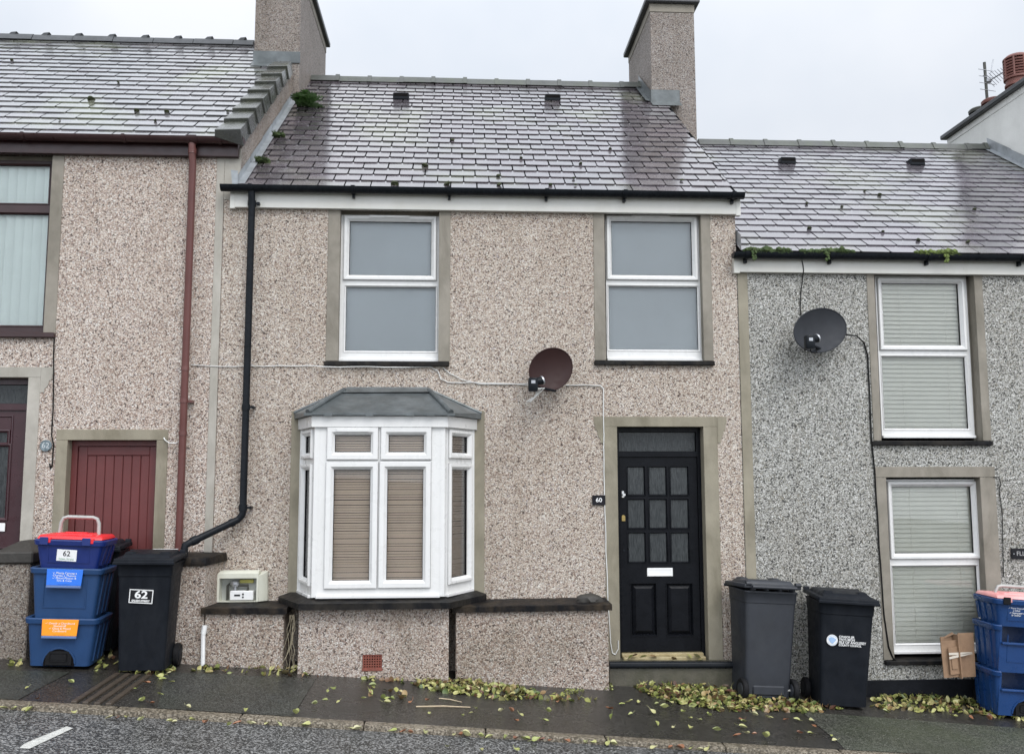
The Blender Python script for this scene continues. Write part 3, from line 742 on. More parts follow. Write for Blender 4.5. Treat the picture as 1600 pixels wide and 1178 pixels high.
def front_door(house, dr, z_top, fan, panes, panels, letter, thr, surround_mb, smat, mats, nose=None):
    mpaint, mgl = mats
    lz1 = W(1030, 713, YD).z
    fb_ = MB(); x0, x1 = dr[0] + .001, dr[1] - .001
    lz0 = thr
    fb_.panel(x0, x1, lz0 - .02, z_top, [(x0 + .035, x1 - .035, lz0 - .03, lz1 - .004), (fan[0], fan[1], fan[2], fan[3])], YD - .015, YD + .09)
    d = obj('front_door', fb_, mpaint, house)
    lb = MB(); lx0, lx1 = x0 + .040, x1 - .040
    lb.panel(lx0, lx1, lz0 + .02, lz1 - .008, [(p[0], p[1], p[2], p[3]) for p in panes + panels], YD, YD + .045)
    for p in panes: lb.ring(p[0] - .004, p[1] + .004, p[2] - .004, p[3] + .004, [(0, YD + .01), (0, YD - .006), (.006, YD - .008), (.016, YD + .006), (.017, YD + .01)])
    obj('door_leaf', lb, mpaint, d)
    for p in panels:
        pb = MB(); x0_, x1_, z0_, z1_ = p; g = .012; i = .035
        pb.ring(x0_ - .006, x1_ + .006, z0_ - .006, z1_ + .006, [(0, YD + .01), (0, YD - .006), (.008, YD - .006), (.018, YD + .018), (.02, YD + .03)])
        v = [(x0_ + .018, YD + .02, z0_ + .018), (x1_ - .018, YD + .02, z0_ + .018), (x1_ - .018, YD + .02, z1_ - .018), (x0_ + .018, YD + .02, z1_ - .018)]
        u = [(x0_ + .05, YD - .002, z0_ + .05), (x1_ - .05, YD - .002, z0_ + .05), (x1_ - .05, YD - .002, z1_ - .05), (x0_ + .05, YD - .002, z1_ - .05)]
        pb.add(v + u, [[0, 1, 5, 4], [1, 2, 6, 5], [2, 3, 7, 6], [3, 0, 4, 7], [4, 5, 6, 7]])
        pb.quad((x0_ - .002, YD + .03, z0_ - .002), (x1_ + .002, YD + .03, z0_ - .002), (x1_ + .002, YD + .03, z1_ + .002), (x0_ - .002, YD + .03, z1_ + .002))
        obj('door_panel', pb, mpaint, d)
    for p in panes:
        pb = MB(); pb.box(p[0] + .01, p[1] - .01, YD + .012, YD + .018, p[2] + .01, p[3] - .01); obj('pane', pb, mgl, d)
    pb = MB(); pb.box(fan[0] + .004, fan[1] - .004, YD + .02, YD + .026, fan[2] + .004, fan[3] - .004); obj('fanlight', pb, mgl, d)
    if letter:
        pb = MB(); pb.ring(*letter, [(0, YD + .004), (0, YD - .006), (.004, YD - .009), (.016, YD - .009), (.02, YD - .006), (.02, YD + .004)])
        pb.box(letter[0] + .018, letter[1] - .018, YD - .007, YD + .003, letter[2] + .018, letter[3] - .018, .002)
        obj('letter_plate', pb, m_white, d)
    sb = surround_mb; obj('door_surround', sb, smat, d)
    return d
fan = rect(966.7, 675, 1087, 705.5, YD)
cols = ((979.5, 1008), (1013, 1042), (1046.5, 1076)); rows = ((728, 774), (779, 826), (831, 879))
panes = [rect(c0 + (r0 - 728) * .013, r0, c1 + (r0 - 728) * .013, r1, YD) for c0, c1 in cols for r0, r1 in rows]
pnl = [rect(986, 911, 1026, 993, YD), rect(1041.6, 911, 1083, 993, YD)]
dthr = W(1030, 1021, YD).z
door = front_door(mid, dr, dr[3], fan, panes, pnl, rect(1011, 887, 1051, 900, YD), dthr, mb, m_olive, (m_blackpaint, m_obscured))
mb = MB(); mb.box(dr[0] + .03, dr[1] - .03, -.02, YD + .05, dthr - .075, dthr - .006, .006); mb.box(dr[0] + .03, dr[1] - .03, YD - .06, YD + .04, dthr - .008, dthr + .014, .004)
obj('threshold', mb, m_thresh, door)
c = W(973, 772, YD); mb = MB(); mb.box(c.x - .014, c.x + .014, YD - .012, YD - .001, c.z - .035, c.z + .035, .004); mb.lathe([(.009, 0), (.009, .04), (.014, .042), (.014, .052)], 10, Matrix.Translation((c.x + .004, YD - .01, c.z - .004)) @ Matrix.Rotation(R(90), 4, 'X'))
obj('latch', mb, m_chrome, door)
c = W(974, 809, YD); mb = MB()
mb.prism([(c.x + .017 * math.cos(t), c.z + .012 + .017 * math.sin(t)) for t in [math.pi * k / 8 for k in range(9)]] + [(c.x - .017, c.z - .03), (c.x + .017, c.z - .03)], 'y', YD - .012, YD - .001)
obj('door_pull', mb, m_brass, door)
c = W(975, 860, YD); mb = MB(); mb.lathe([(.013, 0), (.013, .006), (.006, .007)], 14, Matrix.Translation((c.x, YD - .0005, c.z)) @ Matrix.Rotation(R(90), 4, 'X')); obj('keyhole', mb, m_gutter, door)
# step
sx0, sx1 = W(952, 1045, -.2).x, W(1150, 1045, -.2).x
zs_l, zs_r = W(960, 1033, -.2).z, W(1140, 1033, -.2).z
mb = MB(); mb.hexa([(sx0, -.2, -1), (sx1, -.2, -1), (sx1, .16, -1), (sx0, .16, -1), (sx0, -.2, zs_l - .03), (sx1, -.2, zs_r - .03), (sx1, .16, zs_r - .012), (sx0, .16, zs_l - .012)], .006)
st_ = obj('door_step', mb, m_step, door)
mb = MB(); mb.tube([(sx0, -.205, zs_l - .03), (sx1, -.205, zs_r - .03)], .034, 12); obj('step_edge', mb, m_gutter, door)
# downpipe of the middle house
px_ = [W(392, 318, -.08), W(389.5, 540, -.08), W(379.5, 795, -.08)]
xp = sum(p.x for p in px_) / 3
z_a, z_b = gz - .04, W(379, 800, -.08).z
p2, p3 = W(372, 812, -.08), W(298, 847, -.30)
pk = W(289, 852, -.33)
mb = MB()
mb.tube([(xp, -.12, z_a), (xp, -.10, z_a - .10), (xp, -.085, z_a - .2), (xp, -.085, z_b), (xp - .008, -.088, z_b - .03), (p2.x, p2.y - .01, p2.z), (p3.x, p3.y, p3.z), (pk.x, pk.y, pk.z), (pk.x - .004, pk.y, pk.z - .04), (pk.x - .004, pk.y, pk.z - .22)], .034, 14)
dp = obj('downpipe', mb, m_gutter, mid)
mb = MB()
for yy in (318, 636, 793):
    mb = MB(); z = W(388, yy, -.085).z; mb.tube([(xp, -.085, z - .028), (xp, -.085, z + .028)], .041, 14); mb.box(xp - .012, xp + .075, -.09, -.075, z - .010, z + .010) ; mb.box(xp + .05, xp + .075, -.095, .0, z - .012, z + .012); obj('pipe_bracket', mb, m_gutter, dp)
mb = MB(); mb.tube([p2 + (p3 - p2) * .10, p2 + (p3 - p2) * .17], .041, 14); obj('pipe_collar', mb, m_gutter, dp); mb = MB(); mb.tube([p2 + (p3 - p2) * .86, p2 + (p3 - p2) * .98], .042, 14)
obj('pipe_collar', mb, m_gutter, dp)
# chimney of the middle house
def chimney(house, x0, x1, y0, y1, zb, zt, mat, cop_mat, over=.07, band_z=.12, apron=None, bandmat=None):
    mb = MB(); mb.box(x0, x1, y0, y1, zb, zt - band_z, .006)
    c = obj('chimney', mb, mat, house)
    mb = MB(); mb.box(x0 - .006, x1 + .006, y0 - .006, y1 + .006, zt - band_z + .001, zt, .004); obj('chimney_band', mb, bandmat or m_cement, c)
    mb = MB(); mb.box(x0 - over, x1 + over, y0 - over, y1 + over, zt + .001, zt + .07, .01); obj('chimney_coping', mb, cop_mat, c)
    return c
cy0, cy1 = 2.85, 4.45
cx0, cx1 = W(1017, 90, cy0).x, W(1086, 90, cy0).x
ct = W(1050, 7, cy0).z
ch = chimney(mid, cx0, cx1, cy0, cy1, 2.6, ct, m_cast_chim, m_slab)
tpm = (zr_m - ze_m) / (YR - YE)
def roofz(y, ze, zr): return ze + (zr - ze) / (YR - YE) * (y - YE)
mb = MB(); zq = roofz(cy0, ze_m, zr_m)
fxr = W(1062, 155, cy0).x
mb.box(cx0 - .012, fxr, cy0 - .014, cy0 - .002, zq + .0, zq + .19, .003)
mb.hexa([(cx0 - .02, cy0 - .15, roofz(cy0 - .15, ze_m, zr_m) + .024), (fxr, cy0 - .15, roofz(cy0 - .15, ze_m, zr_m) + .024), (fxr, cy0 - .002, zq + .024), (cx0 - .02, cy0 - .002, zq + .024),
         (cx0 - .02, cy0 - .15, roofz(cy0 - .15, ze_m, zr_m) + .03), (fxr, cy0 - .15, roofz(cy0 - .15, ze_m, zr_m) + .03), (fxr, cy0 - .002, zq + .032), (cx0 - .02, cy0 - .002, zq + .032)])
mb.add([(cx0 - .013, cy0 - .01, zq - .02), (cx0 - .013, YR + .05, zr_m + .02), (cx0 - .013, YR + .08, zr_m + .22), (cx0 - .013, cy0 - .01, zq + .17)], [[0, 1, 2, 3]])
mb.add([(cx0 - .013, cy0 - .01, zq + .028), (cx0 - .013, YR, zr_m + .028), (cx0 - .09, YR, zr_m + .03), (cx0 - .09, cy0 - .05, zq + .02)], [[0, 1, 2, 3]])
obj('lead_flashing', mb, m_lead, ch)
# barge strip on the right verge
mb = MB()
for i in range(1):
    mb.add([(xr_roof + .002, YE, ze_m - .06), (xr_roof + .002, YR, zr_m - .06), (xr_roof + .002, YR, zr_m + .01), (xr_roof + .002, YE, ze_m + .01), (xr_roof - .1, YE, ze_m - .06), (xr_roof - .1, YR, zr_m - .06)], [[0, 1, 2, 3], [0, 1, 5, 4]])
obj('verge', mb, m_slab, rf)

# ================================================================= LEFT HOUSE
XLL = W(0, 500).x - 2.6
left = thing('terraced_house', 'taller cream pebbledashed terraced house with dark brown windows and a small red door', 'house', (XLL + 2.5, 0, G(XLL + 2.5, 0)))
wl = rect(-85, 250, 84, 521); wl = (wl[0], W(75, 385).x, wl[2], W(40, 244).z)
dl = (W(-75, 700).x, W(38, 715).x, -1.2, W(20, 590).z)
rd = (W(102, 770).x, W(242, 770).x, -1.2, W(175, 688).z)
zf_l = W(180, 243, -.04).z
wall = MB()
xtop = XP
wall.panel(XLL, XL - .004, ZB, ze_l - .02, [(wl[0] - e, wl[1] + e, wl[2] - e, wl[3] + .05), (dl[0] - e, dl[1] + e, -1.3, dl[3] + e), (rd[0] - e, rd[1] + e, -1.3, rd[3] + e)], 0, .25)
obj('front_wall', wall, m_cast_left, left)
# plain quoin strip plus the wider head of the party wall
mb = MB(); mb.box(W(331, 500).x, XL - .006, -.008, .02, ZB, ze_l - .09, .003)
mb.box(XL - .003, XP, -.006, .3, ze_m - .10, ze_l - .04)
obj('quoin_strip', mb, m_cement_pale, left)
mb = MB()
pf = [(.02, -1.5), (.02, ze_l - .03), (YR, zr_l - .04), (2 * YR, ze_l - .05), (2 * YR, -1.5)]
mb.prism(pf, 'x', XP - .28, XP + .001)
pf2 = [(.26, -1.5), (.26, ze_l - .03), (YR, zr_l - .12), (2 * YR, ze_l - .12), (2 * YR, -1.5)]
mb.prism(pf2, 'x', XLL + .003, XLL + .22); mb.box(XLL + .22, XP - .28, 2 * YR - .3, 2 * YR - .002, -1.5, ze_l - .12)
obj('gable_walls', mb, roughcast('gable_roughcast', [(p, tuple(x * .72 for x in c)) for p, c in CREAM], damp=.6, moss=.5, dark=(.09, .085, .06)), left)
xlr = XP - .16
rl = make_roof(left, XLL, xlr, ze_l, zr_l, .212, .36, m_slate_left, m_slab, XLL, W(398, 68, YR).x, .55, False)
mb = MB()
x = XLL
for px in (20, 71, 122, 174, 226, 277, 326, 378):
    p = W(px, 58, YR); mb = MB(); mb.prism([(p.x - .05, zr_l + .05), (p.x + .03, zr_l + .05), (p.x + .065, zr_l + .098), (p.x - .01, zr_l + .088)], 'y', YR - .035, YR + .035); obj('ridge_cap', mb, m_slab, rl)
# stepped coping tiles along the verge
mb = MB(); L = math.hypot(YR - YE, zr_l - ze_l); cyv, czv = (YR - YE) / L, (zr_l - ze_l) / L
ncap = 8; step = (L * .70) / ncap
for i in range(ncap):
    s0 = -.05 + i * step; s1 = s0 + step * 1.10
    def Q(s, h): return (YE + cyv * s - czv * h, ze_l + czv * s + cyv * h)
    a0, a1 = Q(s0, .075 + .03), Q(s1, .075)
    b0, b1 = Q(s0, -.11), Q(s1, -.11)
    xa, xb = XP - .215, XP + .06
    t = .0
    mb.hexa([(xa, *Q(s0, .04)), (xb, *Q(s0, -.05)), (xb - .025, *Q(s1, -.07)), (xa + .02, *Q(s1, -.01)), (xa + .01, *Q(s0, .118)), (xb - .015, *Q(s0, .128)), (xb - .035, *Q(s1, .085)), (xa + .025, *Q(s1, .078))], .006)
obj('verge_coping_tiles', mb, plain('mossy_coping_tile', (.060, .062, .057), .25, .3, 5, .2, 40, dirt=(.055, .060, .030), dirtamt=.7, dscale=3.5, ior=1.9), rl)
# stepped lead flashing against the middle roof
mb = MB(); n = 7; yy0 = -.12
for i in range(n):
    ya = yy0 + (YR - .0 - yy0) * i / n; yb = yy0 + (YR - yy0) * (i + 1) / n + .04
    za, zb2 = roofz(ya, ze_m, zr_m), roofz(yb, ze_m, zr_m)
    o_ = .004 + .003 * (i % 2)
    mb.add([(XP + o_, ya, za), (XP + o_, yb, zb2), (XP + o_, yb, zb2 + .10), (XP + o_, ya, za + .112)], [[0, 1, 2, 3]])
    mb.add([(XP + o_, ya, za + .024), (XP + o_, yb, zb2 + .024), (XP + .075, yb, zb2 + .026), (XP + .075, ya, za + .026)], [[0, 1, 2, 3]])
mb.add([(XP - .06, yy0 - .02, ze_m + .16), (XP + .01, yy0 - .025, ze_m + .15), (XP + .01, yy0 - .02, ze_m - .01), (XP - .04, yy0 - .015, ze_m - .02)], [[0, 1, 2, 3]])
obj('lead_flashing', mb, m_leadlight, left)
# fascia, gutter, downpipe
mb = MB(); fx1 = W(372, 235, -.06).x; mb.box(XLL, fx1, -.065, -.002, zf_l, ze_l + .012, .003); obj('fascia', mb, m_brown, left)
gzl = W(180, 213.5, -.12).z; mb = MB(); gx1l = W(381, 222, -.12).x; half_gutter(mb, XLL, gx1l, -.125, gzl)
for px in (38, 195, 301, 345): collar(mb, W(px, 220, -.12).x, -.125, gzl, w=.03 if px != 301 else .1)
obj('gutter', mb, m_brown, left)
xp2 = W(291.5, 535, -.07).x; zt2 = gzl - .05
mb = MB(); mb.tube([(xp2, -.122, zt2), (xp2, -.118, zt2 - .09), (xp2, -.082, zt2 - .2), (xp2, -.082, G(xp2, 0) + .1)], .035, 14)
dpl = obj('downpipe', mb, m_brownpipe, left)
mb = MB()
for yy in (237, 240, 576, 626, 677):
    mb = MB(); z = W(292, yy, -.08).z; mb.tube([(xp2, -.115 if yy < 300 else -.082, z - .02), (xp2, -.105 if yy < 300 else -.082, z + .02)], .040, 14); obj('pipe_collar', mb, m_brownpipe, dpl)
z = W(292, 627, -.08).z; mb = MB(); mb.box(xp2 + .03, xp2 + .075, -.085, .0, z - .012, z + .012)
obj('pipe_bracket', mb, m_brownpipe, dpl)
# brown upstairs window
fl_ = (wl[0] + .02, wl[1] + .02, wl[2] + .01, wl[3] - .02); zt_ = W(40, 327, .1).z
q1 = W(70, 260, .1); gx1_ = W(74.5, 300, .1).x
lights = [(fl_[0] + .06, W(76.5, 290, .09).x + .015, zt_ + .04, W(40, 259, .09).z + .014, False), (fl_[0] + .06, W(70, 430, .09).x + .02, W(40, 509, .09).z - .014, zt_ - .04, False)]
ww = window(left, fl_[0], fl_[1], fl_[2], fl_[3], lights, .08, fmat=m_brown, gmat=m_glass, blind=('vertical', m_blind_teal))
mb = MB(); band(mb, wl[1], W(94, 385).x, wl[2] - .03, zf_l); band(mb, wl[0] - .12, wl[0], wl[2] - .03, zf_l); mb.box(wl[0], wl[1], .10, .15, wl[3] - .04, zf_l + .02)
obj('window_surround', mb, m_cement, ww)
mb = MB(); mb.box(wl[0] - .14, W(87, 523).x, -.05, .14, W(40, 527, -.05).z, W(40, 519, -.05).z, .006); obj('window_sill', mb, m_brown, ww)
# maroon front door of the left house
mb = MB(); lz2 = dl[3]; bx = W(57, 720).x; zt3 = W(20, 573.5).z
band(mb, dl[1], bx, -1.0, lz2 + .002); band(mb, dl[0] - .11, dl[0], -1.0, lz2 + .002)
mb.box(dl[0] - .11, bx, -.0085, .15, lz2 + .003, zt3, .002)
eR2 = W(84, 590).x; zb3 = W(70, 613).z
mb.prism([(eR2 + (bx - eR2) * a_, zt3 - (zt3 - zb3) * b_) for a_, b_ in st] + [(bx + .001, zb3), (bx + .001, zt3)], 'y', -.007, .05)
fanl = (dl[0] + .05, dl[1] - .05, W(20, 631, YD).z, W(20, 601, YD).z)
lzt = W(20, 641, YD).z
fr = MB(); fr.panel(dl[0] + .001, dl[1] - .001, -.6, lz2, [fanl, (dl[0] + .06, dl[1] - .06, -.55, lzt)], YD - .02, YD + .08)
d2 = obj('front_door', fr, m_darkdoor, left)
p1 = (dl[0] + .36, W(12, 665, YD).x, W(10, 692, YD).z, W(10, 675, YD).z); p2_ = (dl[0] + .36, W(10, 755, YD).x, W(10, 810, YD).z, W(10, 697, YD).z)
lf = MB(); lf.panel(dl[0] + .065, dl[1] - .065, -.5, lzt - .005, [p1, p2_], YD, YD + .05)
for p in (p1, p2_): lf.ring(p[0] - .03, p[1] + .03, p[2] - .022, p[3] + .022, [(0, YD + .01), (0, YD - .012), (.01, YD - .016), (.026, YD - .003), (.028, YD + .01)])
for zz in (.1, .8): lf.ring(dl[0] + .18, dl[1] - .18, -.35 if zz < .5 else W(10, 812, YD).z, (W(10, 838, YD).z - .1) if zz < .5 else lzt - .05, [(0, YD + .01), (0, YD - .008), (.01, YD - .01), (.02, YD - .002), (.021, YD + .01)])
obj('door_leaf', lf, m_darkdoor, d2)
for p in (p1, p2_): g_ = MB(); g_.box(p[0] + .004, p[1] - .004, YD + .012, YD + .018, p[2] + .004, p[3] - .004); obj('pane', g_, m_obscured, d2)
g_ = MB(); g_.box(fanl[0] + .004, fanl[1] - .004, YD + .01, YD + .016, fanl[2] + .004, fanl[3] - .004); obj('fanlight', g_, m_obscured, d2)
g_ = MB(); q = rect(-6, 817, 9, 830, YD); g_.box(q[0], q[1], YD - .018, YD - .010, q[2], q[3], .003); obj('bell_push', g_, m_white, d2)
obj('door_surround', mb, m_cement_pale, d2)
# red plank door
mb = MB(); zt4 = W(175, 671).z; lx4, rx4 = W(84, 770).x, W(259.5, 770).x
band(mb, lx4, rd[0], -1.2, rd[3] + .002); band(mb, rd[1], rx4, -1.2, rd[3] + .002); mb.box(lx4, rx4, -.0085, .17, rd[3] + .003, zt4, .002)
fr = MB(); x0_, x1_ = rd[0] + .002, rd[1] - .002; zt5 = rd[3] - .0
fr.panel(x0_, x1_, -1.2, zt5, [(x0_ + .055, x1_ - .03, -1.3, zt5 - .05)], .10, .17)
d3 = obj('side_door', fr, m_reddoor, left)
lf = MB(); a0, a1 = x0_ + .058, x1_ - .033; zt6 = zt5 - .055
lf.box(a0, a1, .135, .17, -1.1, zt6)
lf.box(a0, a0 + .085, .115, .134, -1.1, zt6, .004); lf.box(a1 - .065, a1, .115, .134, -1.1, zt6, .004); lf.box(a0 + .085, a1 - .065, .115, .134, zt6 - .085, zt6, .004)
nb = 7; bw = (a1 - .065 - a0 - .085) / nb
for i in range(nb): lf.box(a0 + .085 + i * bw + .002, a0 + .085 + (i + 1) * bw - .002, .122, .134, -1.1, zt6 - .087, .005)
obj('door_leaf', lf, m_reddoor, d3)
obj('door_surround', mb, m_olive, d3)
# left chimney
ly0, ly1 = 2.62, 4.9
lx0, lx1 = W(398, 50, ly0).x, W(469, 50, ly0).x
lt = W(519, 66, ly1).z - .07
cl = chimney(left, lx0, lx1, ly0, ly1, 3.0, lt, m_cast_chim, m_slab, .06)
zq = roofz(ly0, ze_l, zr_l); mb = MB()
mb.box(lx0 - .01, lx1 + .01, ly0 - .014, ly0 - .002, zq + .02, W(430, 81, ly0).z, .003)
mb.hexa([(lx0 - .01, ly0 - .17, roofz(ly0 - .17, ze_l, zr_l) + .024), (lx1 - .18, ly0 - .17, roofz(ly0 - .17, ze_l, zr_l) + .024), (lx1 - .18, ly0 - .002, zq + .024), (lx0 - .01, ly0 - .002, zq + .024),
         (lx0 - .01, ly0 - .17, roofz(ly0 - .17, ze_l, zr_l) + .03), (lx1 - .18, ly0 - .17, roofz(ly0 - .17, ze_l, zr_l) + .03), (lx1 - .18, ly0 - .002, zq + .032), (lx0 - .01, ly0 - .002, zq + .032)])
obj('lead_flashing', mb, m_lead, cl)

# ================================================================= RIGHT HOUSE
right = thing('terraced_house', 'lower grey pebbledashed terraced house with cream venetian blinds in two white windows', 'house', (XR + 2, 0, G(XR + 2, 0)))
zf_r = W(1380, 428, -.04).z
ou = (W(1371, 555).x, W(1528, 555).x, W(1450, 687).z, W(1440, 428).z)
ol = (W(1390.5, 885).x, W(1537, 860).x, W(1450, 1028).z, W(1460, 746).z)
dR = (W(1655, 800).x, W(1790, 800).x, -1.4, ol[3])
wall = MB()
wall.panel(XR + .004, XEND, ZB - .5, ze_r - .02, [(ou[0] - e, ou[1] + e, ou[2] - e, zf_r + .03), (ol[0] - e, ol[1] + e, ol[2] - e, ol[3] + e), (dR[0] - e, dR[1] + e, -1.5, dR[3] + e)], 0, .25)
obj('front_wall', wall, m_cast_right, right)
house_shell(right, XR + .03, XEND, ze_r, zr_r, m_cast_right, left=False)
mb = MB(); mb.box(XR + .006, W(1172.5, 600).x, -.009, .02, -.7, zf_r, .003); obj('quoin_strip', mb, m_olive, right)
rr = make_roof(right, XR + .01, XEND - .01, ze_r, zr_r, .205, .31, m_slate_right, m_tile, W(1090, 225, YR).x, XEND - .06, .50, True)
tp = (zr_r - ze_r) / (YR - YE)
for px, py in ((1229, 250), (1430, 252)):
    d = ray(px, py + 5); t = (ze_r + tp * (CAM.y - YE) - CAM.z) / (d.z - tp * d.y); p = CAM + d * t
    vb = MB(); vb.box(p.x - .105, p.x + .105, p.y - .08, p.y + .22, p.z - .04, p.z + .06, .012); v = obj('roof_vent', vb, m_gutter, rr)
    vb = MB(); vb.box(p.x - .088, p.x + .088, p.y - .083, p.y - .079, p.z + .005, p.z + .045); obj('grille', vb, m_hole, v)
mb = MB(); fx0 = W(1147, 410, -.05).x; mb.box(fx0, XEND, -.055, -.002, zf_r, ze_r + .012, .003); mb.box(fx0 - .004, fx0 + .055, -.059, 0, zf_r - .012, ze_r - .032, .002); obj('fascia', mb, m_fascia, right)
gzr = W(1380, 398, -.12).z; mb = MB(); half_gutter(mb, W(1146, 402, -.12).x, XEND, -.12, gzr)
for px in (1166, 1298, 1450, 1595):
    xx = W(px, 400, -.12).x; collar(mb, xx, -.12, gzr); mb.box(xx - .013, xx + .013, -.10, -.056, gzr - .095, gzr - .03)
obj('gutter', mb, m_gutter, right)
# lead at the foot of the middle house's wall and along the white party wall
mb = MB(); x_ = XR + .012
mb.add([(x_, YE - .01, ze_r + .02), (x_, .3, roofz(.3, ze_r, zr_r) + .02), (x_, .3, roofz(.3, ze_r, zr_r) + .15), (x_, YE - .01, ze_r + .17)], [[0, 1, 2, 3]])
obj('lead_upstand', mb, m_leadlight, right); mb = MB()
for i in range(7):
    ya, yb = -.1 + 3.7 * i / 7, -.1 + 3.7 * (i + 1) / 7 + .03; o_ = .01 + .003 * (i % 2)
    mb.add([(XEND - o_, ya, roofz(ya, ze_r, zr_r)), (XEND - o_, yb, roofz(yb, ze_r, zr_r)), (XEND - o_, yb, roofz(yb, ze_r, zr_r) + .16), (XEND - o_, ya, roofz(ya, ze_r, zr_r) + .17)], [[0, 1, 2, 3]])
    mb.add([(XEND - o_, ya, roofz(ya, ze_r, zr_r) + .024), (XEND - o_, yb, roofz(yb, ze_r, zr_r) + .024), (XEND - .12, yb, roofz(yb, ze_r, zr_r) + .026), (XEND - .12, ya, roofz(ya, ze_r, zr_r) + .026)], [[0, 1, 2, 3]])
obj('lead_flashing', mb, m_leadlight, right)
# windows
def rwin(o, top_pane, low_pane, sill_px, bands, head, blind, yy):
    lights = []
    for k, pn in enumerate((top_pane, low_pane)):
        q = rect(*pn, .12); i = .043 if k == 0 else .014; lights.append((q[0] - i, q[1] + i, q[2] - i, q[3] + i, k == 0))
    fx0, fx1 = lights[0][0] - .028, lights[0][1] + .045
    fz0, fz1 = lights[1][2] - .055, min(lights[0][3] + .03, o[3])
    w = window(right, max(o[0] - .012, min(fx0, lights[1][0] - .02)), fx1, fz0, fz1, lights, .10, blind=('wide', blind))
    mb = MB(); band(mb, bands[0], o[0], o[2] - .01, o[3] if head else zf_r + .01, yb=.2); band(mb, o[1], bands[1], o[2] - .01, o[3] if head else zf_r + .01, yb=.2)
    if head: mb.box(bands[0], bands[1], -.0085, .2, o[3] + .003, head, .002)
    else: mb.box(o[0], o[1], .12, .2, fz1 - .02, zf_r + .03)
    mb.box(fx1 + .001, o[1] + .001, .12, .2, o[2], o[3] - .001)
    obj('window_surround', mb, m_cement, w)
    x0_, x1_ = W(sill_px[0], yy, -.04).x, W(sill_px[1], yy, -.04).x; zs = o[2] + .002; mb = MB()
    mb.hexa([(x0_, -.04, zs - .06), (x1_, -.04, zs - .06), (x1_, .18, zs - .05), (x0_, .18, zs - .05), (x0_, -.04, zs - .018), (x1_, -.04, zs - .018), (x1_, .18, zs), (x0_, .18, zs)], .006)
    obj('window_sill', mb, m_sill, w)
    return w
rwin(ou, (1378.5, 443.5, 1498, 540), (1379, 558, 1509.5, 670), (1363, 1552), (W(1359, 555).x, W(1541, 555).x), None, m_blind_cream, 686)
rwin(ol, (1394.5, 760, 1518, 864), (1396, 884, 1528, 1004), (1384, 1560), (W(1374, 885).x, W(1561, 860).x), W(1460, 729).z, m_blind_cream, 1030)
# black painted plinth
mb = MB(); mb.box(W(1340, 1070).x, dR[0] - .14, -.02, .01, -1.6, W(1420, 1062, -.02).z, .004); obj('plinth', mb, m_plinth, right)
# its front door, just outside the frame
mb = MB(); band(mb, dR[0] - .12, dR[0], -1.2, dR[3] + .002); band(mb, dR[1], dR[1] + .12, -1.2, dR[3] + .002); mb.box(dR[0] - .12, dR[1] + .12, -.0085, .15, dR[3] + .003, W(1460, 729).z, .002)
fr = MB(); fr.panel(dR[0] + .001, dR[1] - .001, -1.2, dR[3], [(dR[0] + .05, dR[1] - .05, -1.25, dR[3] - .38), (dR[0] + .06, dR[1] - .06, dR[3] - .33, dR[3] - .06)], YD - .02, YD + .08)
d4 = obj('front_door', fr, m_upvc, right)
lf = MB(); lf.panel(dR[0] + .053, dR[1] - .053, -1.1, dR[3] - .383, [(dR[0] + .2, dR[1] - .2, .15, dR[3] - .6)], YD, YD + .05); lf.ring(dR[0] + .17, dR[1] - .17, -.6, .02, [(0, YD + .01), (0, YD - .01), (.03, YD - .012), (.045, YD - .002), (.046, YD + .01)]); obj('door_leaf', lf, m_upvc, d4)
g_ = MB(); g_.box(dR[0] + .2, dR[1] - .2, YD + .01, YD + .02, .15, dR[3] - .6); obj('pane', g_, m_obscured, d4)
g_ = MB(); g_.box(dR[0] + .06, dR[1] - .06, YD + .01, YD + .02, dR[3] - .33, dR[3] - .06); obj('fanlight', g_, m_obscured, d4)
obj('door_surround', mb, m_cement, d4)

# ================================================================= WHITE HOUSE (far right)
XW1 = XEND + 4.6
wh = thing('terraced_house', 'white rendered house with a tall chimney rising behind the right hand roof ridge', 'house', (XEND + 2, 0, G(XEND + 2, 0)))
zew, zrw = ze_r - .28, zr_r - .28
mb = MB(); mb.panel(XEND + .004, XW1, -2.2, zew - .02, [(XEND + 1, XEND + 2, 1.6, 2.6), (XEND + 2.8, XEND + 3.7, 1.6, 2.6), (XEND + 1, XEND + 2, -.4, .9)], 0, .25)
mb.box(XEND + .003, XEND + .25, .26, 2 * YR - .2, -2.2, zew - .1); mb.box(XW1 - .25, XW1, .26, 2 * YR - .2, -2.2, zew - .1); mb.box(XEND + .25, XW1 - .25, 2 * YR - .45, 2 * YR - .2, -2.2, zew - .1)
obj('wall', mb, m_whitewall, wh)
for (x0_, x1_, z0_, z1_) in ((XEND + 1, XEND + 2, 1.6, 2.6), (XEND + 2.8, XEND + 3.7, 1.6, 2.6), (XEND + 1, XEND + 2, -.4, .9)):
    window(wh, x0_, x1_, z0_, z1_, [(x0_ + .08, x1_ - .08, z0_ + .08, z1_ - .08, True)], .1, blind=('roller', m_blind_grey))
make_roof(wh, XEND + .01, XW1, zew, zrw, .21, .32, m_slate_right, m_tile, XEND + .4, XW1, .5, True)
wx0 = XEND + .002; wy0, wy1 = 2.2, 4.5
for _ in range(6): wy1 += (wx0 - W(1481, 228, wy1).x) * 12.0 / wx0
wt = W(1471, 218, wy1 + .08).z - .02
cw = chimney(wh, wx0, wx0 + .75, wy0, wy1, 2.0, wt, m_whitewall, m_slab, .08, .10, bandmat=m_whitewall)
def pot(c, prof, mat, louvre=False):
    mb = MB(); mb.lathe(prof, 22, Matrix.Translation(c)); return mb
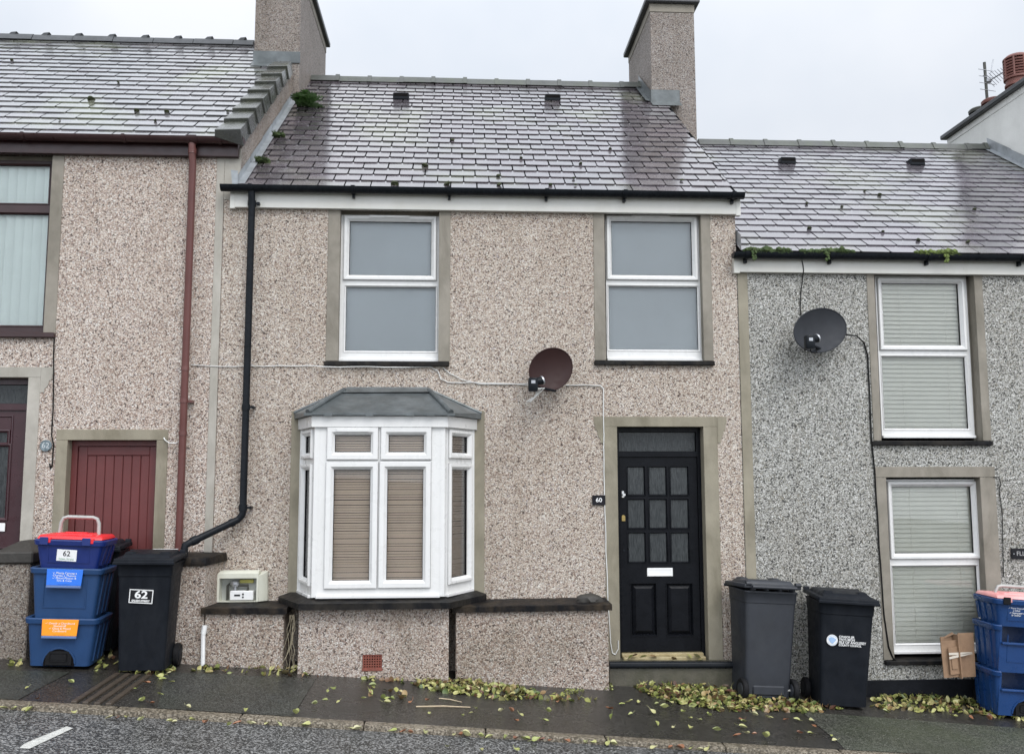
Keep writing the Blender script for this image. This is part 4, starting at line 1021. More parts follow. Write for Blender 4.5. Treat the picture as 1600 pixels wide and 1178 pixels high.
# pots: the near one is a tall louvred terminal, the two behind are low
for i, (yy, px, py, kind) in enumerate(((3.40, 1592, 130, 'tall'), (3.82, 1545, 140, 'low'), (4.17, 1524, 160, 'dark'))):
    cxp = wx0 + (.37 if kind == 'tall' else .30); base = wt + .07
    if kind == 'tall':
        mb = MB(); mb.lathe([(.15, 0), (.15, .22), (.175, .23), (.175, .26), (.16, .27), (.16, .32), (.185, .33), (.185, .36)], 24, Matrix.Translation((cxp, yy, base)))
        for k in range(6):
            z_ = .375 + k * .042; mb.lathe([(.178, z_), (.182, z_ + .022), (.165, z_ + .03)], 24, Matrix.Translation((cxp, yy, base)))
        for k in range(8):
            a_ = k * math.pi / 4; mb.tube([(cxp + .172 * math.cos(a_), yy + .172 * math.sin(a_), base + .35), (cxp + .172 * math.cos(a_), yy + .172 * math.sin(a_), base + .64)], .016, 6)
        mb.lathe([(.185, .63), (.185, .65), (.14, .69), (.06, .71)], 24, Matrix.Translation((cxp, yy, base)))
        ob_ = obj('chimney_pot', mb, m_pot, cw, label='tall louvred red clay chimney pot')
        mb = MB(); mb.lathe([(.13, .34), (.13, .64)], 18, Matrix.Translation((cxp, yy, base))); obj('chimney_pot', mb, m_hole, cw)
    else:
        mb = MB(); mb.lathe([(.13, 0), (.13, .13), (.165, .14), (.17, .18), (.15, .20), (.12, .20), (.11, .1)], 24, Matrix.Translation((cxp - .06, yy, base)))
        obj('chimney_pot', mb, m_pot if kind == 'low' else m_pole, cw, label='low round chimney pot')
# aerial
ay = 3.95; ab_ = W(1543, 150, ay); at_ = W(1538, 98, ay)
ar = thing('tv_aerial', 'spiky television aerial on a dark pole beside the white house chimney pots', 'aerial', (ab_.x, ay, wt))
mb = MB(); mb.tube([(ab_.x, ay, wt - .3), (at_.x, ay, at_.z)], .022, 8); obj('pole', mb, m_pole, ar)
jp = W(1545, 127, ay); ep = W(1573, 110, ay - .35)
mb = MB(); mb.tube([jp, ep], .011, 6)
for k in range(8):
    q = jp + (ep - jp) * (k / 7.0); hl = .13 - .008 * k
    dv = Vector((.75, .2, -.55)).normalized()
    mb.tube([q - dv * hl, q + dv * hl], .0045, 5)
for k in range(4):
    q = Vector((at_.x + (ab_.x - at_.x) * (.35 + .18 * k), ay - .02, at_.z + (ab_.z - at_.z) * (.25 + .2 * k))); mb.tube([q - Vector((.12, 0, -.015)), q + Vector((.12, 0, -.015))], .0055, 5)
mb.tube([W(1546, 127, ay), W(1552, 93, ay)], .008, 6)
mb.box(jp.x - .05, jp.x + .03, ay - .04, ay + .02, jp.z - .03, jp.z + .03, .01)
obj('antenna_elements', mb, m_aerial, ar)

# ================================================================= LOW WALLS
def low_wall(name, label, px0, px1, y_front, ztop_px, mat, cop=True, lump=False, over0=.03, over1=.03):
    x0, x1 = W(px0, 1000, y_front).x, W(px1, 1000, y_front).x
    z0 = W(px0, ztop_px[0], y_front - .04).z; z1 = W(px1, ztop_px[1], y_front - .04).z
    t = thing(name, label, 'wall', ((x0 + x1) / 2, y_front / 2, G((x0 + x1) / 2, y_front / 2)))
    mb = MB(); ym = -.010
    mb.hexa([(x0, y_front, ZB), (x1, y_front, ZB), (x1, ym, ZB), (x0, ym, ZB), (x0, y_front, z0 - .054), (x1, y_front, z1 - .054), (x1, ym, z1 - .054), (x0, ym, z0 - .054)], .008)
    obj('wall_body', mb, m_cast_low, t)
    mb = MB()
    N = 12; rnd = [random.uniform(-.003, .003) for _ in range(N + 1)]
    for i in range(N):
        a_, b_ = i / N, (i + 1) / N; xa = x0 - over0 + (x1 - x0 + over0 + over1) * a_; xb = x0 - over0 + (x1 - x0 + over0 + over1) * b_
        za, zb_ = z0 + (z1 - z0) * a_ + rnd[i], z0 + (z1 - z0) * b_ + rnd[i + 1]
        yf = y_front - .04
        vs = [(xa, yf + rnd[i], za - .053), (xa, yf + rnd[i], za - .006), (xa, yf + .01, za + .001), (xa, ym, za + .012), (xa, ym, za - .053)]
        ws = [(xb, yf + rnd[i + 1], zb_ - .053), (xb, yf + rnd[i + 1], zb_ - .006), (xb, yf + .01, zb_ + .001), (xb, ym, zb_ + .012), (xb, ym, zb_ - .053)]
        mb.add(vs + ws, [[k, (k + 1) % 5, (k + 1) % 5 + 5, k + 5] for k in range(5)] + ([[0, 1, 2, 3, 4]] if i == 0 else []) + ([[5, 6, 7, 8, 9]] if i == N - 1 else []))
    o = obj('coping', mb, m_coping, t, smooth=20)
    if lump:
        mb = MB(); c = W(922, 935, y_front + .12); mb.blob((c.x, y_front + .16, z1 + .01), .12, 3, .25, (1.05, .8, .62), 2.2, 4.0); obj('mortar_lump', mb, m_stone, t)
    return t, x0, x1, z0, z1
lw1 = low_wall('garden_wall', 'short low pebbledash wall with black coping under the cream meter box', 319, 443, YW, (950, 950), m_cast_low)
lw2 = low_wall('garden_wall', 'low pebbledash wall with black coping between the bay window and the front door', 712, 951, YW, (947.5, 944), m_cast_low, lump=True)
# wall that projects between the houses
yq = -.40
x0_, x1_ = W(268, 960, yq).x, W(318, 960, yq).x; zt_ = W(300, 872, yq - .03).z
pw = thing('garden_wall', 'projecting pebbledash dividing wall with thick black coping beside the numbered wheelie bin', 'wall', ((x0_ + x1_) / 2, -.4, G(x0_, -.4)))
mb = MB(); mb.hexa([(x0_, yq, ZB), (x1_, yq, ZB), (x1_ + .07, -.01, ZB), (x0_, -.01, ZB), (x0_, yq, zt_ - .07), (x1_, yq, zt_ - .07), (x1_ + .07, -.01, zt_ - .06), (x0_, -.01, zt_ - .06)], .01); obj('wall_body', mb, m_cast_low, pw)
mb = MB(); mb.hexa([(x0_ - .03, yq - .03, zt_ - .069), (x1_ + .02, yq - .03, zt_ - .069), (x1_ + .11, -.01, zt_ - .059), (x0_ - .03, -.01, zt_ - .059), (x0_ - .02, yq - .02, zt_ + .0), (x1_ + .01, yq - .02, zt_ - .004), (x1_ + .10, -.01, zt_ + .02), (x0_ - .02, -.01, zt_ + .03)], .012, seg=2); obj('coping', mb, m_coping, pw)
# gate pier at the far left
yp = -.62; x0_, x1_ = W(-12, 960, yp).x, W(43, 960, yp).x; zt_ = W(20, 880, yp).z
gp = thing('gate_pier', 'dark pebbledash gate pier with a sloped black stone cap behind the blue boxes', 'gate pier', ((x0_ + x1_) / 2, -.45, G(x0_, -.45)))
mb = MB(); mb.box(x0_, x1_, yp, -.15, ZB, zt_ - .002, .01); obj('pier_body', mb, m_cast_pier, gp)
mb = MB(); zc_ = W(20, 862, yp).z; zt2_ = W(30, 846, yp).z
mb.hexa([(x0_ - .03, yp - .03, zt_), (x1_ + .03, yp - .03, zt_), (x1_ + .03, -.12, zt_), (x0_ - .03, -.12, zt_), (x0_ - .03, yp - .03, zc_), (x1_ + .03, yp - .03, zc_), (x1_ + .03, -.12, zc_), (x0_ - .03, -.12, zc_)], .012)
mb.hexa([(x0_ - .028, yp - .028, zc_ - .01), (x1_ + .028, yp - .028, zc_ - .01), (x1_ + .028, -.122, zc_ - .01), (x0_ - .028, -.122, zc_ - .01), (x0_ + .14, yp + .14, zt2_), (x1_ - .08, yp + .14, zt2_), (x1_ - .08, -.3, zt2_), (x0_ + .14, -.3, zt2_)], .01)
obj('pier_cap', mb, m_stone, gp)
# white plastic pipe
p = W(317, 1040, yq - .05); pt = W(320, 978, yq - .05)
t = thing('waste_pipe', 'short white plastic pipe standing at the corner of the pebbledash wall', 'pipe', (p.x, p.y, G(p.x, p.y)))
mb = MB(); mb.tube([(p.x, p.y, G(p.x, p.y) - .05), (pt.x - .012, p.y, pt.z - .06)], .020, 12); obj('pipe', mb, m_white, t)
mb = MB(); mb.tube([(pt.x - .012, p.y, pt.z - .068), (pt.x, p.y, pt.z + .005)], .024, 12); obj('pipe_cap', mb, m_white, t)
# dead vines in the slot
mb = MB()
xs = W(455, 1000, -.3).x
for k in range(7):
    xx = xs + random.uniform(-.02, .07); pts = []
    z0_ = W(455, 962, -.47).z; z1_ = G(xs, -.4)
    for i in range(9):
        f_ = i / 8; pts.append((xx + random.uniform(-.012, .012) + (-.16 * f_ ** 3 if k % 3 == 0 else .015 * math.sin(f_ * 3 + k)), -.46 - random.uniform(0, .03) - .04 * f_, z0_ + (z1_ - z0_) * f_ + .01))
    mb.tube(pts, .0026, 5)
tag(obj('dead_vine', mb, m_vine), 'thin dead vine stems hanging in the dark slot beside the bay window base', 'vine')

# ================================================================= METER BOX
mq = rect(341, 893, 418, 944, -.08)
z0_ = lw1[3] + .014
mt = thing('meter_box', 'cream gas meter box with its door missing standing on the low wall', 'meter box', ((mq[0] + mq[1]) / 2, -.07, z0_))
xA, xB, zT = mq[0], mq[1], mq[3]
mb = MB(); mb.panel(xA + .0, xB - .075, z0_, zT - .015, [(xA + .022, xB - .092, z0_ + .006, zT - .055)], -.135, -.012)
mb.hexa([(xB - .0745, -.135, z0_), (xB, -.075, z0_), (xB, -.012, z0_), (xB - .0745, -.012, z0_), (xB - .0745, -.135, zT - .03), (xB - .01, -.075, zT), (xB - .01, -.012, zT), (xB - .0745, -.012, zT)], .004)
mb.hexa([(xA + .0, -.135, zT - .0148), (xB - .0745, -.135, zT - .0148), (xB - .0745, -.012, zT - .0148), (xA + .0, -.012, zT - .0148), (xA + .02, -.10, zT + .012), (xB - .08, -.10, zT + .012), (xB - .08, -.012, zT + .012), (xA + .02, -.012, zT + .012)], .003)
bx_ = obj('box_shell', mb, m_meterbox, mt)
mb = MB(); mb.box(xA + .02, xB - .1, -.03, -.013, z0_ + .005, zT - .05); obj('box_back', mb, m_meter_in, mt)
mb = MB(); w_ = xB - xA; mb.box(xA + w_ * .26, xB - w_ * .27, -.125, -.05, z0_ + .014, z0_ + .10, .006)
me_ = obj('gas_meter', mb, m_white, mt)
mb = MB(); mb.box(xA + w_ * .35, xA + w_ * .47, -.127, -.1245, z0_ + .052, z0_ + .068); mb.box(xA + w_ * .51, xA + w_ * .545, -.128, -.1245, z0_ + .062, z0_ + .078); mb.box(xA + w_ * .51, xA + w_ * .545, -.128, -.1245, z0_ + .036, z0_ + .05); obj('display', mb, m_ink, me_)
mb = MB(); xx = xA + .085; mb.tube([(xx, -.07, z0_ + .012), (xx, -.07, zT - .13), (xx + .012, -.07, zT - .115), (xx + .06, -.07, zT - .115)], .012, 8)
mb.tube([(xA + w_ * .34, -.08, z0_ + .10), (xA + w_ * .34, -.08, z0_ + .145), (xA + w_ * .60, -.08, z0_ + .145), (xA + w_ * .60, -.08, z0_ + .10)], .013, 8); obj('gas_pipe', mb, m_pole, mt)
mb = MB(); mb.lathe([(.03, -.02), (.045, 0), (.045, .02), (.025, .035)], 14, Matrix.Translation((xA + w_ * .34, -.08, zT - .115))); mb.tube([(xA + w_ * .34, -.08, zT - .13), (xA + w_ * .34, -.08, zT - .19)], .015, 8); obj('regulator', mb, m_aerial, mt)
mb = MB(); mb.box(xA + w_ * .42, xB - w_ * .30, -.060, -.035, z0_ + .165, zT - .075, .004); obj('yellow_label', mb, m_yellow, mt)

# ================================================================= SIGNS, CABLES, DISHES
q = rect(925.5, 773.5, 946, 789, -.02)
t = thing('house_number_plate', 'black slate house number plate reading 60 beside the black front door', 'number plate', ((q[0] + q[1]) / 2, -.014, q[2]))
mb = MB(); mb.box(q[0], q[1], -.022, -.009, q[2], q[3], .003); obj('plate', mb, m_quoin_plate, t)
text('numerals', '60', m_white, t, .058, face_mat((q[0] + q[1]) / 2, -.0228, (q[2] + q[3]) / 2), bold=.0008, world=True, font_scale_x=1.1)
q = rect(62, 687, 80.5, 705.5, -.02)
t = thing('house_sign', 'small round grey plaque beside the maroon front door', 'house sign', ((q[0] + q[1]) / 2, -.014, q[2]))
rr_ = (q[1] - q[0]) / 2; cx_, cz_ = (q[0] + q[1]) / 2, (q[2] + q[3]) / 2
mb = MB(); mb.lathe([(rr_, 0), (rr_, .012), (rr_ * .9, .018), (rr_ * .84, .014)], 28, Matrix.Translation((cx_, -.008, cz_)) @ Matrix.Rotation(R(90), 4, 'X')); obj('plaque', mb, m_signblue, t)
text('numerals', '62', plain('pale_lettering', (.5, .54, .55), .5, .1, 30), t, .075, face_mat(cx_, -.0235, cz_), world=True)
q = rect(1580, 856.5, 1628, 873, -.02)
t = thing('house_sign', 'dark slate name plaque at the right edge of the grey house', 'house sign', ((q[0] + q[1]) / 2, -.014, q[2]))
mb = MB(); mb.box(q[0], q[1], -.022, -.009, q[2], q[3], .003); obj('plate', mb, m_quoin_plate, t)
text('lettering', 'FLLI', plain('grey_lettering', (.36, .36, .36), .5, .1, 30), t, .062, face_mat(W(1588, 865, -.02).x, -.0228, (q[2] + q[3]) / 2), align='LEFT', world=True)
mb = MB(); c = W(1582.5, 865, -.02); mb.lathe([(.006, 0), (.006, .003)], 10, Matrix.Translation((c.x + .01, -.022, c.z)) @ Matrix.Rotation(R(90), 4, 'X')); obj('screw', mb, m_aerial, t)

def cable(name, label, pts, mat, r=.005, Y=-.012, jit=.004):
    mb = MB(); P_ = []
    for i, p in enumerate(pts):
        yy = p[2] if len(p) > 2 else Y; P_.append(W(p[0], p[1], yy))
    out = []
    for i in range(len(P_) - 1):
        a_, b_ = P_[i], P_[i + 1]; n = max(2, int((b_ - a_).length / .12))
        for k in range(n):
            q = a_ + (b_ - a_) * k / n; out.append(q + Vector((random.uniform(-jit, jit) * .6, 0, random.uniform(-jit, jit))) if (i or k) else q)
    out.append(P_[-1]); mb.tube(out, r, 6)
    return tag(obj(name, mb, mat, smooth=60), label, 'cable')
cable('cable', 'long white cable from the brown downpipe under the upstairs sill to the brown dish', [(298, 570), (345, 572.5), (480, 571.5), (505, 573, -.05), (600, 573.5, -.05), (672, 573.5), (684, 580), (689, 592), (700, 597), (760, 598.5), (826, 601.5)], m_cablewhite, .0048)
cable('cable', 'second white cable sloping from the upstairs sill corner to the brown dish', [(692, 574), (702, 583), (722, 593), (750, 599.5), (790, 600.5), (826, 599)], m_cablewhite, .0048)
cable('cable', 'white cable from the brown dish turning down beside the black front door', [(884, 602), (915, 601.5), (938, 602), (942.5, 607), (943, 640), (944, 760), (947, 860), (951, 960), (954, 1005), (957, 1020), (962, 1022), (966, 1013), (966, 1000)], m_cablewhite, .0055)
cable('cable', 'thick black cable hanging down the cream wall beside the round plaque', [(85, 527), (84, 560), (83.5, 620), (81, 680), (84, 695), (81.5, 727), (79, 732), (77.5, 724)], m_cableblack, .0065)
cable('cable', 'black cable dropping from the white fascia to the grey dish', [(1253, 407, -.06), (1256, 422, -.062), (1252, 450), (1250, 480), (1252, 496)], m_cableblack, .005)
cable('cable', 'black cable curving from the grey dish down beside the right house windows', [(1322, 523, -.12), (1338, 524, -.05), (1350, 536), (1356, 555), (1358, 600), (1362, 690), (1367, 740), (1374, 860), (1381, 960), (1388, 1010), (1396, 1028), (1404, 1035)], m_cableblack, .008)
cable('cable', 'short white wire bridging the red door lintel and the brown downpipe', [(256, 684), (258, 688, -.03), (264, 692, -.04), (275, 692, -.05), (281, 688, -.07)], m_cablewhite, .006)
cable('cable', 'thin black wire looping beside the right house ground floor window', [(1552, 745.5), (1561, 746), (1564, 756), (1561, 765), (1566, 800), (1568, 900)], m_cableblack, .0045)

def dish(label, cpx, w, h, roll, yaw, tilt, mat, Y, lnb_px, foot_px, arm_y, yz=0):
    c = W(*cpx, Y); t = thing('satellite_dish', label, 'satellite dish', (c.x, 0, c.z))
    Mt = Matrix.Translation(c) @ Matrix.Rotation(R(yaw), 4, 'Z') @ Matrix.Rotation(R(tilt), 4, 'X') @ Matrix.Rotation(R(roll), 4, 'Y')
    mb = MB(); nr, na = 8, 40; d0 = .055
    vs = [(0, d0, 0)]; fs = []
    for i in range(1, nr + 1):
        r = i / nr
        for k in range(na):
            a_ = 2 * math.pi * k / na; vs.append((w / 2 * r * math.cos(a_), d0 * (1 - r * r), h / 2 * r * math.sin(a_)))
    for k in range(na): fs.append([0, 1 + k, 1 + (k + 1) % na])
    for i in range(nr - 1):
        for k in range(na): fs.append([1 + i * na + k, 1 + (i + 1) * na + k, 1 + (i + 1) * na + (k + 1) % na, 1 + i * na + (k + 1) % na])
    n0 = len(vs); vs += [(x * 1.0, y + .006, z) for x, y, z in vs]; fs += [[i + n0 for i in f][::-1] for f in fs]
    for k in range(na):
        a_, b_ = 1 + (nr - 1) * na + k, 1 + (nr - 1) * na + (k + 1) % na; fs.append([a_, b_, b_ + n0, a_ + n0])
    mb.add(vs, fs, Mt)
    mb.tube([Mt @ Vector((w / 2 * math.cos(2 * math.pi * k / na), 0.002, h / 2 * math.sin(2 * math.pi * k / na))) for k in range(na + 1)], .006, 6)
    obj('reflector', mb, mat, t)
    mb = MB(); mb.tube([(c.x, -.01, c.z - .05), (c.x, c.y + .13, c.z - .05), (c.x, c.y + .10, c.z + .02)], .02, 10); mb.box(c.x - .05, c.x + .05, -.02, -.003, c.z - .15, c.z + .06, .003); mb.box(c.x - .045, c.x + .045, c.y + .075, c.y + .12, c.z - .06, c.z + .07, .006)
    obj('wall_bracket', mb, m_pole, t)
    l = W(*lnb_px, arm_y); f_ = W(*foot_px, Y + .01)
    mb = MB(); mb.tube([f_, f_ + (l - f_) * .75 + Vector((0, 0, -.015)), l + Vector((.01, .03, -.01))], [.013, .012, .012], 8); obj('lnb_arm', mb, m_gutter, t)
    mb = MB(); mb.box(l.x - .048, l.x + .042, l.y - .06, l.y + .02, l.z - .075, l.z + .058, .014, seg=2)
    hd = l + Vector((.085, .02, .035)); mb.tube([l + Vector((.01, .0, .02)), hd], .038, 14)
    lb = obj('lnb', mb, m_gutter, t)
    mb = MB(); dr_ = (hd - l).normalized(); mb.tube([hd, hd + dr_ * .014], .044, 14); obj('feed_horn', mb, m_aerial, lb)
    mb = MB(); mb.box(l.x - .022, l.x + .016, l.y - .064, l.y - .0605, l.z + .0, l.z + .03); obj('sticker', mb, m_aerial, lb)
    return t, l
d1, l1 = dish('brown oval satellite dish mounted on the pink pebbledash wall', (861, 577), .475, .395, -38, 14, -4, m_dishbrown, -.22, (833, 600), (868, 611), -.42)
mb = MB()
for s in range(3): mb.tube([l1 + Vector((0, 0, -.05)), l1 + Vector((.05 + .03 * s, .03, -.035)), l1 + Vector((.02 - .02 * s, .08, -.12 - .02 * s)), l1 + Vector((-.02 - .015 * s, .18, -.13 - .01 * s))], .006, 6)
obj('dish_lead', mb, m_cablewhite, d1)
d2_, l2 = dish('dark grey oval satellite dish mounted on the grey pebbledash wall', (1282, 516), .625, .435, -20, 12, -8, m_dishgrey, -.22, (1264, 534), (1282, 545), -.45)
mb = MB(); mb.tube([l2 + Vector((0, 0, -.05)), l2 + Vector((.04, .05, -.10)), l2 + Vector((.12, .12, -.09)), l2 + Vector((.15, .2, -.03))], .006, 6); obj('dish_lead', mb, m_cableblack, d2_)

# ================================================================= WHEELIE BINS
def bin_(label, px, py, w, d, h, rz, tilt, mat, open_gap=0.0, back=False, front_shift=0):
    base = ghit(px, py)
    t = thing('wheelie_bin', label, 'wheelie bin', (base.x, base.y, G(base.x, base.y) + .012), (0, R(tilt), R(rz)), 'wheelie bins on the pavement')
    # local: front at y=0 going back +y; wheels at the back
    wb, db = w * .80, d * .74
    mb = MB()
    hb = h - .09
    def sec(f_, z, inset=0.0):
        ww = wb + (w * .93 - wb) * f_; dd = db + (d * .90 - db) * f_; yf = .03 + .02 * (1 - f_) - .03 * f_
        r_ = .035; pts = []
        for cx_, cy_, a0_ in ((ww / 2 - r_, yf + dd - r_, 0), (-ww / 2 + r_, yf + dd - r_, 90), (-ww / 2 + r_, yf + r_, 180), (ww / 2 - r_, yf + r_, 270)):
            for k in range(4): a_ = R(a0_ + 30 * k); pts.append((cx_ + (r_ + inset) * math.cos(a_), cy_ + (r_ + inset) * math.sin(a_), z))
        return pts
    rings = [sec(0, .02), sec(.05, .06), sec(.45, hb * .5), sec(.90, hb - .10), sec(.92, hb - .095, .006), sec(1, hb - .012, .008), sec(1, hb, .016), sec(1, hb + .012, .016)]
    n = len(rings[0]); vs = [p for r_ in rings for p in r_]
    fs = [[i * n + k, i * n + (k + 1) % n, (i + 1) * n + (k + 1) % n, (i + 1) * n + k] for i in range(len(rings) - 1) for k in range(n)] + [list(range(n))[::-1], [(len(rings) - 1) * n + k for k in range(n)]]
    mb.add(vs, fs)
    yb = .03 + db                                # back wall details: handle bar mounts, axle housing
    mb.box(-wb * .36, wb * .36, yb - .05, yb + .035, .045, .13, .01)
    obj('bin_body', mb, mat, t, world=False)
    # lid
    y0, y1 = -.045, d * .93 + .01
    mb = MB(); zl = hb + .018; gap = open_gap
    def lp(x, y, z): return (x, y, z + gap * (1 - (y - y0) / (y1 - y0)) + .02 * (y - y0) / (y1 - y0))
    mb.hexa([lp(-w / 2 - .012, y0, zl), lp(w / 2 + .012, y0, zl), lp(w / 2 + .012, y1, zl), lp(-w / 2 - .012, y1, zl), lp(-w / 2 - .006, y0 + .004, zl + .038), lp(w / 2 + .006, y0 + .004, zl + .038), lp(w / 2 + .006, y1, zl + .038), lp(-w / 2 - .006, y1, zl + .038)], .008, seg=2)
    mb.hexa([lp(-w / 2 + .03, y0 + .05, zl + .034), lp(w / 2 - .03, y0 + .05, zl + .034), lp(w / 2 - .03, y1 - .05, zl + .034), lp(-w / 2 + .03, y1 - .05, zl + .034), lp(-w / 2 + .055, y0 + .09, zl + .068), lp(w / 2 - .055, y0 + .09, zl + .068), lp(w / 2 - .055, y1 - .08, zl + .072), lp(-w / 2 + .055, y1 - .08, zl + .072)], .012, seg=2)
    mb.hexa([lp(-w / 2 - .016, y0 - .006, zl - .016), lp(w / 2 + .016, y0 - .006, zl - .016), lp(w / 2 + .016, y0 + .02, zl - .016), lp(-w / 2 - .016, y0 + .02, zl - .016), lp(-w / 2 - .014, y0 - .006, zl + .012), lp(w / 2 + .014, y0 - .006, zl + .012), lp(w / 2 + .014, y0 + .02, zl + .012), lp(-w / 2 - .014, y0 + .02, zl + .012)], .006)
    for s in (-1, 1): mb.hexa([lp(s * w * .30 - .055, y0 + .10, zl + .05), lp(s * w * .30 + .055, y0 + .10, zl + .05), lp(s * w * .30 + .045, y0 + .22, zl + .05), lp(s * w * .30 - .045, y0 + .22, zl + .05), lp(s * w * .30 - .04, y0 + .11, zl + .085), lp(s * w * .30 + .04, y0 + .11, zl + .085), lp(s * w * .30 + .035, y0 + .2, zl + .082), lp(s * w * .30 - .035, y0 + .2, zl + .082)], .01)
    ld = obj('lid', mb, mat, t, world=False)
    # handle bar at the rear
    mb = MB(); yh = y1 + .035; zh = zl + .035
    mb.tube([(-w * .40, yh, zh), (w * .40, yh, zh)], .016, 10)
    for s in (-1, -.33, .33, 1): mb.hexa([(s * w * .36 - .013, y1 - .06, zh - .055), (s * w * .36 + .013, y1 - .06, zh - .055), (s * w * .36 + .013, y1 + .03, zh - .03), (s * w * .36 - .013, y1 + .03, zh - .03), (s * w * .36 - .013, y1 - .06, zh + .0), (s * w * .36 + .013, y1 - .06, zh + .0), (s * w * .36 + .013, y1 + .04, zh + .012), (s * w * .36 - .013, y1 + .04, zh + .012)], .004)
    for s in (-1, 1): mb.tube([(s * w * .45 - .03, y1 - .01, zh + .025), (s * w * .45 + .02, y1 - .01, zh + .025)], .022, 10)
    obj('handle', mb, mat, t, world=False)
    mb = MB(); mb.tube([(-w * .48, yb + .01, .09), (w * .48, yb + .01, .09)], .011, 8); obj('axle', mb, m_handle, t, world=False)
    for s in (-1, 1):
        mb = MB(); Mw = Matrix.Translation((s * w * .455, yb + .01, .092)) @ Matrix.Rotation(R(90), 4, 'Y')
        mb.lathe([(.06, -.022), (.092, -.024), (.1, -.014), (.1, .014), (.092, .024), (.06, .022)], 24, Mw)
        wh_ = obj('wheel', mb, m_rubber, t, world=False)
        mb = MB(); mb.lathe([(.055, -.026), (.06, -.02), (.06, .02), (.055, .026), (.02, .03)], 16, Mw); obj('hub', mb, mat, wh_, world=False)
    return t, hb
b1, hb = bin_('black wheelie bin with a white framed number 62 label on its front', 220, 1037, .48, .47, 1.0, 3, .8, m_binplast)
yfr = -.004
mbx = MB(); zc_ = hb - .265; yf_ = .012
Ml = Matrix.Translation((-.018, yf_ - .002, zc_)) @ Matrix.Rotation(R(2.8), 4, 'X') @ Matrix.Rotation(R(3), 4, 'Y')
lab = MB(Ml); lab.box(-.098, .098, -.004, .010, -.058, .058); pl = obj('number_label', lab, m_ink, b1, world=False)
lab = MB(Ml); lab.ring(-.098, .098, -.058, .058, [(0, .004), (0, -.006), (.007, -.006), (.007, .004)]); obj('label_border', lab, m_white, pl, world=False)
text('numerals', '62', m_white, pl, .088, Ml @ Matrix.Translation((0, -.005, .012)) @ Matrix.Rotation(R(90), 4, 'X'), bold=.0022, font_scale_x=1.25)
text('lettering', 'SALEM STREET', m_white, pl, .022, Ml @ Matrix.Translation((0, -.005, -.038)) @ Matrix.Rotation(R(90), 4, 'X'), bold=.0009, font_scale_x=1.05)
lab = MB(); lab.box(-.04, .17, .34, .44, hb + .100, hb + .1045); obj('lid_sticker', lab, m_white, b1, world=False)
for _d in (0,):
    _p = W(219, 1000, -.90); b1.location = (_p.x, -.90, G(_p.x, -.90) + .012)
b2, hb2 = bin_('black wheelie bin standing by the red door, mostly hidden behind the blue box stack', 140, 1020, .50, .37, 1.0, 3, .8, m_binplast)
b2.location = (b2.location.x, -.31, G(b2.location.x, -.31) + .012)
b3, hb3 = bin_('dull black wheelie bin turned back to front with its wheels toward the street', 1200, 1090, .54, .46, 1.06, 180 + 6, -3.5, m_bindull, back=True)
b4, hb4 = bin_('black wheelie bin with a round council emblem on its front, tilted on the slope', 1322, 1106, .53, .50, 1.03, -4, 3.6, m_binplast)
_p = W(1321, 1100, -.62); b4.location = (_p.x, -.62, G(_p.x, -.62) + .012)
# move the reversed bin so that its wheels, not its front, stand at the measured point
rzm = Matrix.Rotation(R(186), 3, 'Z'); off = rzm @ Vector((0, .39, 0)); b3.location = Vector((W(1200, 1090, -.51).x, -.51, 0)) - Vector((off.x, off.y, 0)); b3.location.z = G(b3.location.x, b3.location.y) + .012
Ml = Matrix.Translation((-.02, .004, hb4 - .33)) @ Matrix.Rotation(R(2.8), 4, 'X')
em = MB(Ml @ Matrix.Translation((-.115, 0, .0)) @ Matrix.Rotation(R(90), 4, 'X')); em.lathe([(.050, -.006), (.050, .004)], 28); eo = obj('council_emblem', em, m_white, b4, world=False)
em = MB(Ml @ Matrix.Translation((-.115, -.005, .0)))
em.prism([(-.030, .020), (-.012, .030), (.010, .027), (.024, .016), (.038, .010), (.020, -.012), (.002, -.032), (-.012, -.022), (-.034, .002)], 'y', -.002, .001); obj('island_outline', em, m_emblem, eo, world=False)
em = MB(Ml @ Matrix.Translation((-.115, -.005, .0))); em.ring(-.0001, .0001, -.0001, .0001, [(0, 0), (0, .0001), (.00001, .0001)])
em = MB(Ml @ Matrix.Translation((-.115, -.0045, 0)) @ Matrix.Rotation(R(90), 4, 'X'))
for k in range(28):
    if k % 14 in (0, 1, 13): continue
    a_, c_ = 2 * math.pi * k / 28, 2 * math.pi * (k + 1) / 28
    em.add([(.041 * math.cos(a_), .041 * math.sin(a_), .001), (.041 * math.cos(c_), .041 * math.sin(c_), .001), (.044 * math.cos(c_), .044 * math.sin(c_), .001), (.044 * math.cos(a_), .044 * math.sin(a_), .001)], [[0, 1, 2, 3]])
obj('emblem_ring', em, m_emblem, eo, world=False)
for i, (s_, sz, fx) in enumerate((('CYNGOR SIR', .026, 1), ('YNYS M\u00d4N', .031, 1), ('ISLE OF ANGLESEY', .031, 1.05), ('COUNTY COUNCIL', .025, 1))):
    text('council_lettering', s_, m_white, b4, sz, Ml @ Matrix.Translation((-.055, -.004, .036 - .025 * i)) @ Matrix.Rotation(R(90), 4, 'X'), align='LEFT', bold=.0007, font_scale_x=fx * .92)
# mud splash on the reversed bin
sp = MB(); sp.lathe([(.045, 0), (.04, .002)], 12, Matrix.Translation((-.06, .5, .78)) @ Matrix.Rotation(R(-90 + 2), 4, 'X'))

